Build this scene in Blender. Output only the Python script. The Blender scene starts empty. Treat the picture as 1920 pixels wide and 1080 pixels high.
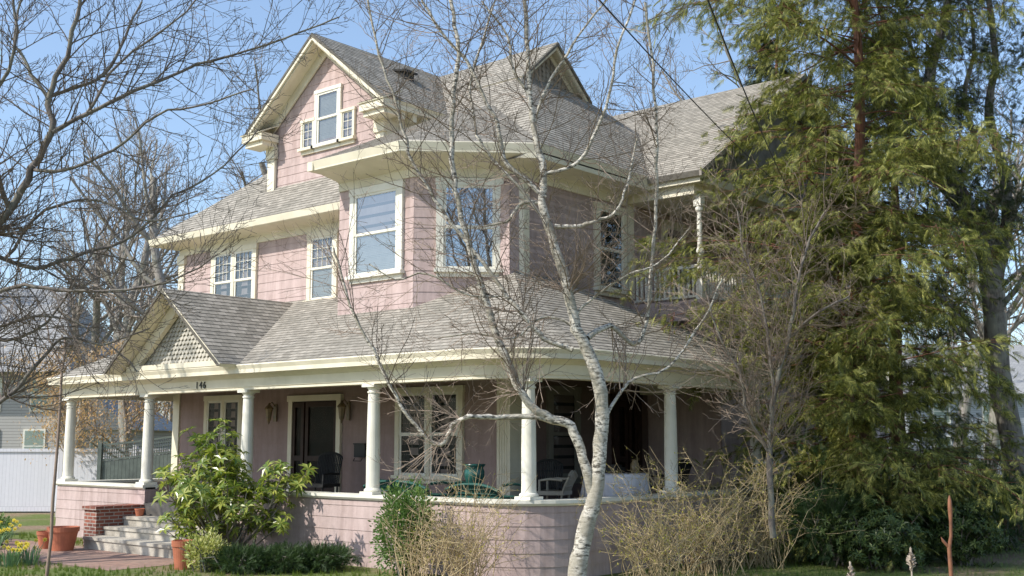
import bpy, math, random
import numpy as np
from mathutils import Vector, Matrix
R=math.radians
scene=bpy.context.scene
COL=scene.collection
random.seed(7); rng=np.random.default_rng(7)
# ------------------------------------------------------------------ materials
def nt(name):
    m=bpy.data.materials.new(name); m.use_nodes=True
    t=m.node_tree; t.nodes.clear()
    return m,t,t.nodes,t.links
def c4(c): return (c[0],c[1],c[2],1)
def ramp(N,L,fac,stops):
    r=N.new('ShaderNodeValToRGB'); e=r.color_ramp.elements
    e[0].position=stops[0][0]; e[0].color=c4(stops[0][1])
    e[1].position=stops[1][0]; e[1].color=c4(stops[1][1])
    for s in stops[2:]:
        x=e.new(s[0]); x.color=c4(s[1])
    L.new(fac,r.inputs[0]); return r.outputs[0]
def noise(N,L,vec,scale,detail=4,rough=.6,sc=None):
    n=N.new('ShaderNodeTexNoise'); n.inputs['Scale'].default_value=scale; n.inputs['Detail'].default_value=detail
    n.inputs['Roughness'].default_value=rough
    if sc:
        mp=N.new('ShaderNodeMapping'); mp.inputs['Scale'].default_value=sc; L.new(vec,mp.inputs[0]); vec=mp.outputs[0]
    L.new(vec,n.inputs['Vector']); return n.outputs['Fac']
def mixc(N,L,fac,a,b,mode='MIX'):
    m=N.new('ShaderNodeMix'); m.data_type='RGBA'; m.blend_type=mode
    for s,v in ((0,fac),(6,a),(7,b)):
        if isinstance(v,(int,float)): m.inputs[s].default_value=v
        elif isinstance(v,tuple): m.inputs[s].default_value=c4(v)
        else: L.new(v,m.inputs[s])
    return m.outputs[2]
def mth(N,L,op,a,b=None):
    m=N.new('ShaderNodeMath'); m.operation=op
    for i,v in enumerate((a,b)):
        if v is None: continue
        if isinstance(v,(int,float)): m.inputs[i].default_value=v
        else: L.new(v,m.inputs[i])
    return m.outputs[0]
def finish(m,N,L,col,rough=.7,bump=None,bs=.3,bd=.01,spec=.3):
    p=N.new('ShaderNodeBsdfPrincipled'); o=N.new('ShaderNodeOutputMaterial')
    if isinstance(col,tuple): p.inputs['Base Color'].default_value=c4(col)
    else: L.new(col,p.inputs['Base Color'])
    p.inputs['Roughness'].default_value=rough
    p.inputs['Specular IOR Level'].default_value=spec
    if bump is not None:
        b=N.new('ShaderNodeBump'); b.inputs['Strength'].default_value=bs; b.inputs['Distance'].default_value=bd
        L.new(bump,b.inputs['Height']); L.new(b.outputs[0],p.inputs['Normal'])
    L.new(p.outputs[0],o.inputs[0]); return m
def pos(N): return N.new('ShaderNodeNewGeometry').outputs['Position']
def plain(name,a,b=None,scale=3,rough=.65,bs=.2,bscale=25,spec=.3,bd=.006):
    m,t,N,L=nt(name); P=pos(N)
    b=b or tuple(x*.78 for x in a)
    f=noise(N,L,P,scale,6)
    col=ramp(N,L,f,[(.35,b),(.65,a)])
    return finish(m,N,L,col,rough,noise(N,L,P,bscale,3),bs,bd,spec)
def uvvec(N): return N.new('ShaderNodeTexCoord').outputs['UV']
def bricky(name,c1,c2,mort,bw,rh,ms,stain=None,vec='uv',rough=.8,bs=.5,sc=None,bd=.01,fine=.35,streak=0):
    m,t,N,L=nt(name); P=pos(N)
    if vec=='uv': V=uvvec(N)
    elif vec=='wall':
        s=N.new('ShaderNodeSeparateXYZ'); L.new(P,s.inputs[0]); c=N.new('ShaderNodeCombineXYZ')
        L.new(mth(N,L,'ADD',s.outputs[0],s.outputs[1]),c.inputs[0]); L.new(s.outputs[2],c.inputs[1]); V=c.outputs[0]
    else: V=P
    b=N.new('ShaderNodeTexBrick'); L.new(V,b.inputs['Vector'])
    b.inputs['Color1'].default_value=c4(c1); b.inputs['Color2'].default_value=c4(c2); b.inputs['Mortar'].default_value=c4(mort)
    b.inputs['Scale'].default_value=1; b.inputs['Brick Width'].default_value=bw; b.inputs['Row Height'].default_value=rh
    b.inputs['Mortar Size'].default_value=ms; b.inputs['Mortar Smooth'].default_value=.1; b.inputs['Bias'].default_value=0
    col=b.outputs['Color']
    n1=noise(N,L,P,.7,5); n2=noise(N,L,P,9,5,.7)
    if stain: col=mixc(N,L,ramp(N,L,n1,[(.42,(0,0,0)),(.7,(1,1,1))]),col,mixc(N,L,.55,col,stain))
    if streak:
        n3=noise(N,L,P,1.6,5,.65,(4,4,.5)); col=mixc(N,L,streak,col,ramp(N,L,n3,[(.35,(.62,.58,.56)),(.62,(1,1,1))]),'MULTIPLY')
    col=mixc(N,L,fine,col,ramp(N,L,n2,[(.3,(.45,.45,.45)),(.7,(1.0,1.0,1.0))]),'MULTIPLY')
    h=mth(N,L,'SUBTRACT',mth(N,L,'MULTIPLY',n2,.5),b.outputs['Fac'])
    return finish(m,N,L,col,rough,h,bs,bd,.2)
def leafmat(name,cols,trans=.3,rough=.5,spec=.3):
    m,t,N,L=nt(name); g=N.new('ShaderNodeNewGeometry')
    n=noise(N,L,g.outputs['Position'],.9,3)
    f=mth(N,L,'ADD',mth(N,L,'MULTIPLY',g.outputs['Random Per Island'],.6),mth(N,L,'MULTIPLY',n,.5))
    k=len(cols); st=[(.15+.7*i/(k-1),cols[i]) for i in range(k)]
    col=ramp(N,L,f,st)
    p=N.new('ShaderNodeBsdfPrincipled'); L.new(col,p.inputs['Base Color']); p.inputs['Roughness'].default_value=rough
    p.inputs['Specular IOR Level'].default_value=spec
    tr=N.new('ShaderNodeBsdfTranslucent'); L.new(mixc(N,L,1.0,col,(1.1,1.15,.75),'MULTIPLY'),tr.inputs[0])
    mx=N.new('ShaderNodeMixShader'); mx.inputs[0].default_value=trans
    L.new(p.outputs[0],mx.inputs[1]); L.new(tr.outputs[0],mx.inputs[2])
    o=N.new('ShaderNodeOutputMaterial'); L.new(mx.outputs[0],o.inputs[0]); return m
def bark(name,a,b,c,sc=(6,6,1.2),scale=3,bs=.6,lo=.35,hi=.6,g0=.46,g1=.62):
    m,t,N,L=nt(name); P=pos(N)
    f=noise(N,L,P,scale,6,.7,sc); g=noise(N,L,P,2.6,4)
    col=mixc(N,L,ramp(N,L,g,[(g0,(0,0,0)),(g1,(.8,.8,.8))]),ramp(N,L,f,[(lo,b),(hi,a)]),c)
    return finish(m,N,L,col,.85,f,bs,.02,.15)
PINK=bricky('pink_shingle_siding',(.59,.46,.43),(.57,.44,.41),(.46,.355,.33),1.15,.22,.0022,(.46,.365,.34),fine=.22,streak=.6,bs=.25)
PINKM=bricky('shade_toned_siding',(.40,.295,.27),(.385,.28,.255),(.30,.22,.2),1.15,.22,.0022,(.31,.235,.215),fine=.22,streak=.4,bs=.25)  # pink siding copy with the front porch shade mixed into its colour
PINKD=bricky('deep_shade_toned_siding',(.18,.125,.11),(.165,.115,.10),(.10,.075,.07),1.15,.22,.003,(.14,.10,.09),fine=.2)  # same siding again, deeper side porch shade put into the colour
CREAM=plain('cream_painted_trim',(.80,.735,.575),(.68,.62,.47),1.6,.55,.15,40)
WHITE=plain('white_painted_wood',(.82,.79,.69),(.72,.69,.585),2.5,.5,.1,40)
ROOF=bricky('asphalt_shingles',(.51,.465,.395),(.32,.292,.245),(.16,.145,.12),.23,.14,.005,(.30,.28,.235),fine=.8)
ROOFN=bricky('pale_grey_shingles',(.46,.46,.45),(.36,.36,.36),(.2,.2,.2),.23,.14,.006,None,fine=.5)
SCALE=plain('grey_beige_scale_shingles',(.52,.49,.42),(.38,.36,.31),4,.8,.4,30)
DARKSH=plain('weathered_brown_shingles',(.34,.305,.26),(.22,.195,.165),4,.85,.5,20)
FLOOR=plain('shade_darkened_grey_floor',(.15,.14,.125),(.10,.09,.08),3,.6,.1)  # grey floor paint, darkened to carry the shade under the porch roof
CEIL=plain('shade_darkened_ceiling',(.17,.15,.12),(.13,.12,.095),2,.6,.1)  # cream ceiling with the porch gloom painted into its colour
BRICK=bricky('red_brick',(.34,.12,.08),(.19,.075,.055),(.42,.38,.33),.22,.075,.010,(.15,.09,.07),'wall')
PAVE=bricky('brick_paving',(.44,.26,.20),(.31,.185,.145),(.24,.21,.17),.2,.1,.008,(.38,.30,.24),'pos',.85)
STONE=plain('stone_steps',(.52,.475,.40),(.28,.25,.205),3,.85,.6,14)
DOOR=plain('dark_stained_door',(.05,.026,.018),(.028,.015,.011),5,.5,.1,spec=.2)
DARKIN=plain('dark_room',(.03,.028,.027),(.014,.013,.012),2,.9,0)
BLIND=plain('pale_window_blind',(.50,.48,.45),(.40,.385,.36),6,.7,.1)
CURT=plain('sheer_curtain',(.11,.105,.10),(.045,.045,.045),5,.9,.2)
TERRA=plain('terracotta',(.52,.18,.10),(.38,.13,.07),5,.75,.2)
METAL=plain('aged_bronze',(.26,.18,.08),(.12,.09,.05),6,.4,.2,spec=.6)
BLACK=plain('black_metal',(.02,.02,.02),None,4,.45,.1)
TEAL=plain('teal_glaze',(.02,.11,.09),(.015,.07,.06),6,.25,.1,spec=.6)
WICKT=plain('teal_wicker',(.022,.10,.08),(.014,.06,.05),14,.6,.8,60)
WICKD=plain('dark_wicker',(.03,.03,.028),(.015,.015,.015),14,.6,.8,60)
PLAST=plain('cream_plastic',(.27,.255,.21),None,3,.4,0)
CLOTH=plain('table_cloth',(.74,.72,.74),(.60,.58,.60),4,.85,.3,8)
VINYL=bricky('white_vinyl_fence',(.74,.74,.78),(.71,.71,.75),(.50,.50,.54),.16,4,.005,None,'wall',.5,.3,fine=.1)
GREENF=plain('grey_green_fence_paint',(.15,.18,.16),(.10,.12,.11),4,.7,.2)
BEIGE=bricky('beige_clapboard',(.46,.445,.415),(.43,.415,.39),(.28,.27,.25),6,.13,.012,None,'wall',.7,.4,fine=.12)
GREYS=bricky('grey_clapboard',(.42,.45,.48),(.40,.43,.46),(.27,.29,.31),6,.13,.012,None,'wall',.7,.4,fine=.12)
BIRCH=bark('birch_bark',(.64,.595,.51),(.09,.08,.065),(.33,.30,.235),(3,3,9),3.2,.6,.41,.53,.46,.58)
TWIGB=plain('birch_twigs',(.31,.24,.185),(.19,.145,.11),5,.8,0)
TWIGD=plain('dark_twigs',(.22,.175,.145),(.13,.105,.085),5,.8,0)
BARKD=bark('dark_grey_bark',(.22,.19,.165),(.09,.078,.07),(.25,.24,.19))
BARKG=bark('light_grey_bark',(.36,.325,.28),(.19,.17,.15),(.28,.28,.22))
BARKR=bark('red_brown_bark',(.25,.11,.07),(.09,.045,.03),(.17,.11,.08),(9,9,.8))
TWIGG=plain('grey_brown_twigs',(.33,.285,.24),(.22,.185,.155),3,.85,0)
TWIGY=plain('golden_brown_twigs',(.56,.44,.25),(.31,.235,.135),6,.8,0)
RUSS=plain('russet_twigs',(.36,.20,.13),(.22,.12,.08),6,.8,0)
CEDAR=leafmat('cedar_foliage',[(.04,.052,.018),(.11,.13,.036),(.25,.26,.065),(.42,.40,.12)],.32)
CEDAR2=leafmat('dark_cedar_foliage',[(.022,.032,.015),(.05,.065,.026),(.11,.125,.045)],.28)
YEW=leafmat('yew_foliage',[(.016,.036,.014),(.035,.068,.024),(.08,.125,.04)],.25)
BOX=leafmat('evergreen_foliage',[(.05,.11,.025),(.11,.20,.05),(.2,.30,.09)],.3)
RHOD=leafmat('rhododendron_leaves',[(.06,.12,.02),(.20,.28,.045),(.52,.52,.12)],.4,.28,.6)
LAUR=leafmat('dark_broad_leaves',[(.018,.038,.012),(.045,.078,.022),(.12,.15,.04)],.2,.4,.3)
VARI=leafmat('variegated_leaves',[(.12,.2,.04),(.5,.5,.16),(.7,.67,.35)],.3)
BUDS=leafmat('yellow_green_buds',[(.38,.34,.06),(.55,.5,.08),(.44,.44,.1)],.3)
GRASSM=leafmat('grass_blades',[(.08,.13,.025),(.17,.26,.05),(.30,.32,.10)],.35)
DRYL=leafmat('dry_leaves',[(.38,.22,.11),(.56,.37,.2),(.7,.52,.34)],.35)
DAFF=leafmat('daffodil_petals',[(.75,.6,.05),(.85,.7,.1)],.2)
SPIKE=leafmat('blue_green_leaves',[(.10,.19,.10),(.2,.32,.17)],.25)
def glassmat(name='window_glass',base=.2,tint=.95,fr=.8):
    m,t,N,L=nt(name)
    g=N.new('ShaderNodeBsdfGlossy'); g.inputs['Roughness'].default_value=.015; g.inputs[0].default_value=(tint*.93,tint*.97,tint,1)
    bn=N.new('ShaderNodeBump'); bn.inputs['Strength'].default_value=.06; bn.inputs['Distance'].default_value=.02
    L.new(noise(N,L,pos(N),1.6,1),bn.inputs['Height']); L.new(bn.outputs[0],g.inputs['Normal'])
    tr=N.new('ShaderNodeBsdfTransparent'); tr.inputs[0].default_value=(.8,.85,.85,1)
    lw=N.new('ShaderNodeLayerWeight'); lw.inputs[0].default_value=.35
    f=mth(N,L,'ADD',mth(N,L,'MULTIPLY',lw.outputs['Fresnel'],fr),base)
    mx=N.new('ShaderNodeMixShader'); L.new(f,mx.inputs[0]); L.new(tr.outputs[0],mx.inputs[1]); L.new(g.outputs[0],mx.inputs[2])
    o=N.new('ShaderNodeOutputMaterial'); L.new(mx.outputs[0],o.inputs[0]); return m
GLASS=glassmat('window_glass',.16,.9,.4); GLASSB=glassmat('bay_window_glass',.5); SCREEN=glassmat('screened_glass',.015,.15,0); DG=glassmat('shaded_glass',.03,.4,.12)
def groundmat():
    m,t,N,L=nt('lawn_and_leaf_litter'); P=pos(N)
    a=noise(N,L,P,.35,5); b=noise(N,L,P,14,6,.75)
    col=mixc(N,L,ramp(N,L,a,[(.45,(0,0,0)),(.6,(1,1,1))]),ramp(N,L,b,[(.3,(.08,.11,.03)),(.7,(.20,.24,.08))]),ramp(N,L,b,[(.3,(.16,.11,.07)),(.7,(.38,.29,.20))]))
    return finish(m,N,L,col,.95,b,.8,.04,.1)
GROUND=groundmat()
# ------------------------------------------------------------------ mesh builder
class MB:
    def __init__(s): s.V=[];s.F=[];s.M=[];s.U=[]
    def face(s,pts,mi=0,uv=None):
        b=len(s.V); s.V+= [tuple(p) for p in pts]; s.F.append(tuple(range(b,b+len(pts)))); s.M.append(mi)
        s.U+= uv if uv else [(0,0)]*len(pts)
    def box(s,x0,x1,y0,y1,z0,z1,mi=0): s.prism([(x0,y0,z0),(x1,y0,z0),(x1,y1,z0),(x0,y1,z0)],(0,0,z1-z0),mi)
    def prism(s,poly,vec,mi=0):
        a=[Vector(p) for p in poly]; v=Vector(vec); b=[p+v for p in a]
        s.face(a[::-1],mi); s.face(b,mi)
        n=len(a)
        for i in range(n):
            j=(i+1)%n; s.face([a[i],a[j],b[j],b[i]],mi)
    def lb(s,c,d,u0,u1,n0,n1,z0,z1,mi=0):
        n=(d[1],-d[0])
        def q(u,w): return (c[0]+d[0]*u+n[0]*w, c[1]+d[1]*u+n[1]*w, z0)
        s.prism([q(u0,n1),q(u1,n1),q(u1,n0),q(u0,n0)],(0,0,z1-z0),mi)
    def lathe(s,cx,cy,prof,seg=20,mi=0,wave=None):
        rs=[]
        for r,z in prof:
            wv=wave(z) if wave else 0
            rs.append([(cx+r*(1+wv*math.sin(9*2*math.pi*k/seg))*math.cos(2*math.pi*k/seg),cy+r*(1+wv*math.sin(9*2*math.pi*k/seg))*math.sin(2*math.pi*k/seg),z) for k in range(seg)])
        b=len(s.V)
        for r in rs: s.V+=r
        for i in range(len(rs)-1):
            for k in range(seg):
                k2=(k+1)%seg
                s.F.append((b+i*seg+k,b+i*seg+k2,b+(i+1)*seg+k2,b+(i+1)*seg+k)); s.M.append(mi); s.U+=[(0,0)]*4
        s.F.append(tuple(b+(len(rs)-1)*seg+k for k in range(seg))); s.M.append(mi); s.U+=[(0,0)]*seg
        s.F.append(tuple(b+k for k in range(seg-1,-1,-1))); s.M.append(mi); s.U+=[(0,0)]*seg
    def tube(s,pts,rads,sides=6,mi=0):
        pts=[Vector(p) for p in pts]; n=len(pts); a=None; b0=len(s.V)
        for i in range(n):
            t=(pts[min(i+1,n-1)]-pts[max(i-1,0)])
            if t.length<1e-7: t=Vector((0,0,1))
            t.normalize()
            if a is None: a=t.orthogonal()
            a=a-t*a.dot(t)
            if a.length<1e-5: a=t.orthogonal()
            a.normalize(); b=t.cross(a); r=rads[i]; p=pts[i]
            for k in range(sides):
                ca=math.cos(2*math.pi*k/sides)*r; sa=math.sin(2*math.pi*k/sides)*r
                s.V.append((p.x+a.x*ca+b.x*sa,p.y+a.y*ca+b.y*sa,p.z+a.z*ca+b.z*sa))
        for i in range(n-1):
            for k in range(sides):
                k2=(k+1)%sides
                s.F.append((b0+i*sides+k,b0+i*sides+k2,b0+(i+1)*sides+k2,b0+(i+1)*sides+k)); s.M.append(mi); s.U+=[(0,0)]*4
    def sweep(s,path,prof,mi=0):
        n=len(path); ds=[]
        for i in range(n-1):
            d=Vector((path[i+1][0]-path[i][0],path[i+1][1]-path[i][1])).normalized(); ds.append(Vector((d.y,-d.x)))
        ms=[]
        for i in range(n):
            if i==0: ms.append(ds[0])
            elif i==n-1: ms.append(ds[-1])
            else:
                a,b=ds[i-1],ds[i]; ms.append((a+b)/(1+a.dot(b)))
        ring=[[(path[i][0]+ms[i].x*o,path[i][1]+ms[i].y*o,z) for o,z in prof] for i in range(n)]
        for i in range(n-1):
            for k in range(len(prof)-1): s.face([ring[i][k],ring[i+1][k],ring[i+1][k+1],ring[i][k+1]],mi)
        s.face(ring[0],mi); s.face(ring[-1],mi)
    def siding(s,p0,p1,z0,z1,mi=0,lim=None,ex=.22,u0=0,lift=.013):
        d=Vector((p1[0]-p0[0],p1[1]-p0[1])); Ln=d.length; d.normalize(); n=Vector((d.y,-d.x))
        def q(u,w,z): return (p0[0]+d.x*u+n.x*w,p0[1]+d.y*u+n.y*w,z)
        k=math.floor(z0/ex)
        while k*ex<z1:
            za=max(z0,k*ex); zb=min(z1,(k+1)*ex)
            if zb-za>.002:
                a0,a1=lim(za) if lim else (0,Ln); b0,b1=lim(zb-.0001) if lim else (0,Ln)
                s.face([q(a0,lift,za),q(a1,lift,za),q(b1,.003,zb),q(b0,.003,zb)],mi,[(a0+u0,za+.003),(a1+u0,za+.003),(b1+u0,zb-.003),(b0+u0,zb-.003)])
                s.face([q(a0,0,za),q(a1,0,za),q(a1,lift,za),q(a0,lift,za)],mi,[(a0,za+.03)]*4)
            k+=1
    def shingles(s,poly,mi=0,ex=.14,lift=.008):
        P=[Vector(p) for p in poly]
        n=Vector((0,0,0))
        for i in range(len(P)): n+= (P[i]-P[0]).cross(P[(i+1)%len(P)]-P[0])
        n.normalize()
        if n.z<0: n=-n
        sl=Vector((0,0,1))-n*n.z; sl.normalize(); hz=sl.cross(n)
        vs=[p.dot(sl) for p in P]; k=math.floor(min(vs)/ex)
        while k*ex<max(vs):
            q=clip(clip(P,-sl,-k*ex),sl,(k+1)*ex)
            if len(q)>2:
                out=[];uv=[]
                for p in q:
                    t=(p.dot(sl)-k*ex)/ex; out.append(p+n*(lift*(1-t)+.002)); uv.append((p.dot(hz),k*ex+min(max(t,.01),.99)*ex))
                s.face(out,mi,uv)
                for i in range(len(q)):
                    j=(i+1)%len(q)
                    if abs(q[i].dot(sl)-k*ex)<1e-4 and abs(q[j].dot(sl)-k*ex)<1e-4:
                        s.face([q[i],q[j],out[j],out[i]],mi,[uv[i],uv[j],uv[j],uv[i]])
            k+=1
        return n
    def slab(s,quad,th,mi=0,mt=1):
        n=s.shingles(quad,mi); P=[Vector(p) for p in quad]; Q=[p-n*th for p in P]
        s.face(Q,mt)
        for i in range(len(P)):
            j=(i+1)%len(P); s.face([P[i],P[j],Q[j],Q[i]],mt)
    def solid(s,hs):
        for poly,mi,sh in convex(hs):
            if sh: s.shingles(poly,mi)
            else: s.face(poly,mi)
    def build(s,name,mats,parent=None,smooth=False):
        me=bpy.data.meshes.new(name); me.from_pydata(s.V,[],s.F)
        for m in (mats if isinstance(mats,list) else [mats]): me.materials.append(m)
        me.polygons.foreach_set('material_index',s.M)
        uv=me.uv_layers.new(name='UVMap'); uv.data.foreach_set('uv',np.array(s.U,dtype=np.float32).ravel())
        if smooth: me.polygons.foreach_set('use_smooth',[True]*len(s.F))
        me.update(); return link(name,me,parent)
def link(name,me,parent=None):
    o=bpy.data.objects.new(name,me); COL.objects.link(o)
    if parent is not None: setpar(o,parent)
    return o
WL={}
def setpar(o,p):
    o.parent=p; w=WL.get(p.name,Vector((0,0,0))); o.matrix_parent_inverse=Matrix.Translation(-w)
def empty(name,loc,label,cat,group=None):
    e=bpy.data.objects.new(name,None); COL.objects.link(e); e.location=loc; e.empty_display_size=.3
    WL[e.name]=Vector(loc); tag(e,label,cat,group); return e
def tag(o,label,cat,group=None,kind=None):
    o['label']=label; o['category']=cat
    if group: o['group']=group
    if kind: o['kind']=kind
def clip(P,n,d):
    out=[];m=len(P)
    if m<3: return []
    for i in range(m):
        a=P[i];b=P[(i+1)%m]; da=a.dot(n)-d; db=b.dot(n)-d
        if da<=1e-6: out.append(a)
        if (da<-1e-6 and db>1e-6) or (da>1e-6 and db<-1e-6): out.append(a+(b-a)*(da/(da-db)))
    return out
def convex(hs):
    res=[]; H=[]
    for h in hs:
        n=Vector(h[0]); l=n.length; H.append((n/l,h[1]/l,h[2],h[3]))
    for i,(n,d,mi,sh) in enumerate(H):
        a=n.orthogonal().normalized(); b=n.cross(a); c=n*d
        P=[c+a*200+b*200,c-a*200+b*200,c-a*200-b*200,c+a*200-b*200]
        for j,(m,e,_,_) in enumerate(H):
            if j!=i: P=clip(P,m,e)
            if len(P)<3: break
        if len(P)>=3: res.append((P,mi,sh))
    return res
# lot frame: distances along / across the line of sight of the street spot
CX,CY,CZ=11.56,-14.18,2.05; GZ=-.2
def lot(f,l,z=GZ): return Vector((CX-.6494*f+.7604*l, CY+.7604*f+.6494*l, z))
# ------------------------------------------------------------------ HOUSE
H=empty('house',(-9,8,GZ),'two and a half storey pink Victorian house with wraparound porch','house')
WX0,WX1,WY=-15.1,-3.43,3.3
w=MB()
w.box(WX0,WX1,WY,17.3,GZ,7.3)
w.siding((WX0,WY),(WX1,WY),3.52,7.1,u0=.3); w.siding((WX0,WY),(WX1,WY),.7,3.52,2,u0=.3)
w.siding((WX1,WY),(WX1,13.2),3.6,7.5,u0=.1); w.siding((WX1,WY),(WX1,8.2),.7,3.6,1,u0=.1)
w.siding((WX0,13.2),(WX0,WY),GZ,7.1)
B=[(-7.28,3.3),(-7.28,2.1),(-4.98,2.1),(-3.42,3.66)]
w.prism([(-7.28,4.2,4.3),(-7.28,2.1,4.3),(-4.98,2.1,4.3),(-3.42,3.66,4.3),(-3.42,7,4.3),(-5,7,4.3)],(0,0,3.45))
w.siding(B[0],B[1],4.4,7.5); w.siding(B[1],B[2],4.5,7.5,u0=.4); w.siding(B[2],B[3],4.5,7.5,u0=.2)
gx,gh=-10.05,2.62
def glim(z):
    hw=2.15 if z<10.0 else max(0.02,2.15*(11.9-z)/(11.9-10.0)*1.0); return (2.15-hw,2.15+hw)
w.solid([((0,-1,0),-4.0,0,0),((0,1,0),8,0,0),((-1,0,0),12.2,0,0),((1,0,0),-7.9,0,0),((0,0,-1),-7.6,0,0),((.81,0,1),11.88+.81*gx,0,0),((-.81,0,1),11.88-.81*gx,0,0)])
w.siding((-12.2,4.0),(-7.9,4.0),7.9,11.8,lim=glim,u0=.15)
w.siding((-7.9,4.0),(-7.9,8.0),8.2,9.9)
w.box(-3.5,-1.5,8.2,17.3,GZ,4.7); w.siding((-3.4,8.2),(-1.5,8.2),GZ,4.7); w.siding((-1.5,8.2),(-1.5,17.3),GZ,4.7)
w.box(-3.5,-1.5,12.4,17.3,4.7,7.9); w.siding((-3.4,12.4),(-1.5,12.4),5.2,7.8); w.siding((-1.5,12.4),(-1.5,17.3),4.7,7.8)
w.box(-3.5,-1.45,7.55,12.4,4.7,5.15); w.siding((-3.4,7.55),(-1.45,7.55),4.7,5.15); w.siding((-1.45,7.55),(-1.45,12.4),4.7,5.15)
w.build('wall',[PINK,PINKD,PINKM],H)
k=.88; BK=13.42
r=MB()
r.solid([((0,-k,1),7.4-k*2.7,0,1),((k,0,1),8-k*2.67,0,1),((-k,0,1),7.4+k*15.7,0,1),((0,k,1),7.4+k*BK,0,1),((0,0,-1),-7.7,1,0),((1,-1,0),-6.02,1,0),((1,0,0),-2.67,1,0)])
r.solid([((0,-k,1),7.4-k*2.7,0,1),((-k,0,1),7.4+k*15.7,0,1),((0,k,1),7.4+k*BK,0,1),((0,0,1),7.7,1,0),((0,0,-1),-7.26,1,0),((1,0,0),-7.0,1,0),((0,-1,0),-2.7,1,0),((-1,0,0),15.7,1,0)])
k2=.5
r.solid([((0,-k2,1),8-k2*1.35,0,1),((k2*.7071,-k2*.7071,1),8-k2*6.02*.7071,0,1),((-1.2,0,1),8+1.2*7.45,0,1),((0,0,-1),-7.8,1,0),((0,-1,0),-1.35,1,0),((1,-1,0),-6.02,1,0),((1,0,0),-2.67,1,0),((k,0,1),8.01-k*2.67,0,1),((0,1,0),6.5,1,0),((-1,0,0),7.45,1,0)])
r.build('roof',[ROOF,CREAM],H)
g=MB(); rz=12.1
for sgn in (-1,1):
    g.slab([(gx,3.5,rz),(gx+sgn*gh,3.5,rz-.81*gh),(gx+sgn*gh,8.6,rz-.81*gh),(gx,8.6,rz)],.12)
    def rk(y,x0,x1,dz,hh,th,mi=1):
        P=[(gx+sgn*x0,y,rz-.81*x0-dz),(gx+sgn*x1,y,rz-.81*x1-dz),(gx+sgn*x1,y,rz-.81*x1-dz-hh),(gx+sgn*x0,y,rz-.81*x0-dz-hh)]
        g.prism(P,(0,th,0),mi)
    rk(3.455,0,gh+.03,-.01,.08,.05,0); rk(3.47,0,gh,.07,.10,.05); rk(3.53,0,gh-.02,.12,.10,.12); rk(3.93,0,2.2,.12,.34,.04)
    xa=gx+sgn*2.68; xb=gx+sgn*1.85
    x0,x1=min(xa,xb),max(xa,xb)
    g.box(x0,x1,3.42,3.97,9.72,9.92,1); g.box(x0+.06,x1-.06,3.5,3.97,9.6,9.72,1)
    g.slab([(x0-.03,3.38,9.925),(x1+.03,3.38,9.925),(x1+.03,3.98,10.2),(x0-.03,3.98,10.2)],.03)
    xm=gx+sgn*2.05; g.box(xm-.14,xm+.14,3.9,3.975,8.3,9.6,1); g.box(xm-.18,xm+.18,3.86,3.976,9.3,9.6,1)
g.box(-7.9,-7.45,3.98,7.8,9.78,9.9,1); g.box(-7.9,-7.83,3.98,7.8,9.3,9.78,1)
for i in range(9): g.box(-7.83,-7.52,4.15+i*.38,4.27+i*.38,9.6,9.78,1)
g.box(-7.9,-7.84,3.98,4.25,8.4,9.3,1)
g.build('gable_roof',[ROOF,CREAM],H)
# gablet: the main slopes run on past the hip and end in a small gable
g=MB(); gy,ga,gs,gw=8.06,12.155,.88,1.42
for sgn in (-1,1):
    g.slab([(-5.9,gy,ga),(-5.9,gy+sgn*gw,ga-gs*gw),(-7.6,gy+sgn*gw,ga-gs*gw),(-7.6,gy,ga)],.03)
    g.prism([(-5.87,gy,ga-.02),(-5.87,gy+sgn*gw,ga-gs*gw-.02),(-5.87,gy+sgn*gw,ga-gs*gw-.09),(-5.87,gy,ga-.10)],(-.05,0,0),0)
    g.prism([(-5.93,gy,ga-.06),(-5.93,gy+sgn*(gw-.05),ga-gs*(gw-.05)-.06),(-5.93,gy+sgn*(gw-.05),ga-gs*(gw-.05)-.17),(-5.93,gy,ga-.19)],(-.06,0,0),1)
    g.prism([(-6.2,gy,ga-.10),(-6.2,gy+sgn*(gw-.1),ga-gs*(gw-.1)-.08),(-6.2,gy+sgn*(gw-.1),ga-gs*(gw-.1)-.22),(-6.2,gy,ga-.28)],(-.03,0,0),1)
g.prism([(-6.25,gy-1.33,10.9),(-6.25,gy+1.33,10.9),(-6.25,gy,ga-.08)],(-.5,0,0),2)
for row in range(8):
    z=10.98+row*.13; hw=(ga-.2-z)/gs-.08
    if hw<.1: break
    nn=max(1,int(2*hw/.16))
    for i in range(nn):
        y=gy-hw+(i+.5)*2*hw/nn
        g.prism([(-6.22,y-.07,z+.14),(-6.22,y-.07,z+.05),(-6.215,y,z),(-6.22,y+.07,z+.05),(-6.22,y+.07,z+.14)],(-.02,0,0),2)
g.build('gablet',[ROOF,CREAM,DARKSH],H)
g=MB(); cy,cz=12.4,11.42; hw=5.25; ks=.665
for sgn in (-1,1):
    g.slab([(-1.25,cy,cz),(-1.25,cy+sgn*hw,cz-ks*hw),(-8.5,cy+sgn*hw,cz-ks*hw),(-8.5,cy,cz)],.12,0,2)
    g.prism([(-1.22,cy,cz),(-1.22,cy+sgn*hw,cz-ks*hw),(-1.22,cy+sgn*hw,cz-ks*hw-.12),(-1.22,cy,cz-.13)],(-.06,0,0),2)
g.prism([(-1.75,cy-4.9,7.9),(-1.75,cy+4.9,7.9),(-1.75,cy,cz-.2)],(-1.5,0,0),2)
g.box(-3.6,-1.35,7.3,12.4,7.72,7.9,1); g.box(-3.4,-1.6,7.45,12.35,7.5,7.72,1)
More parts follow.
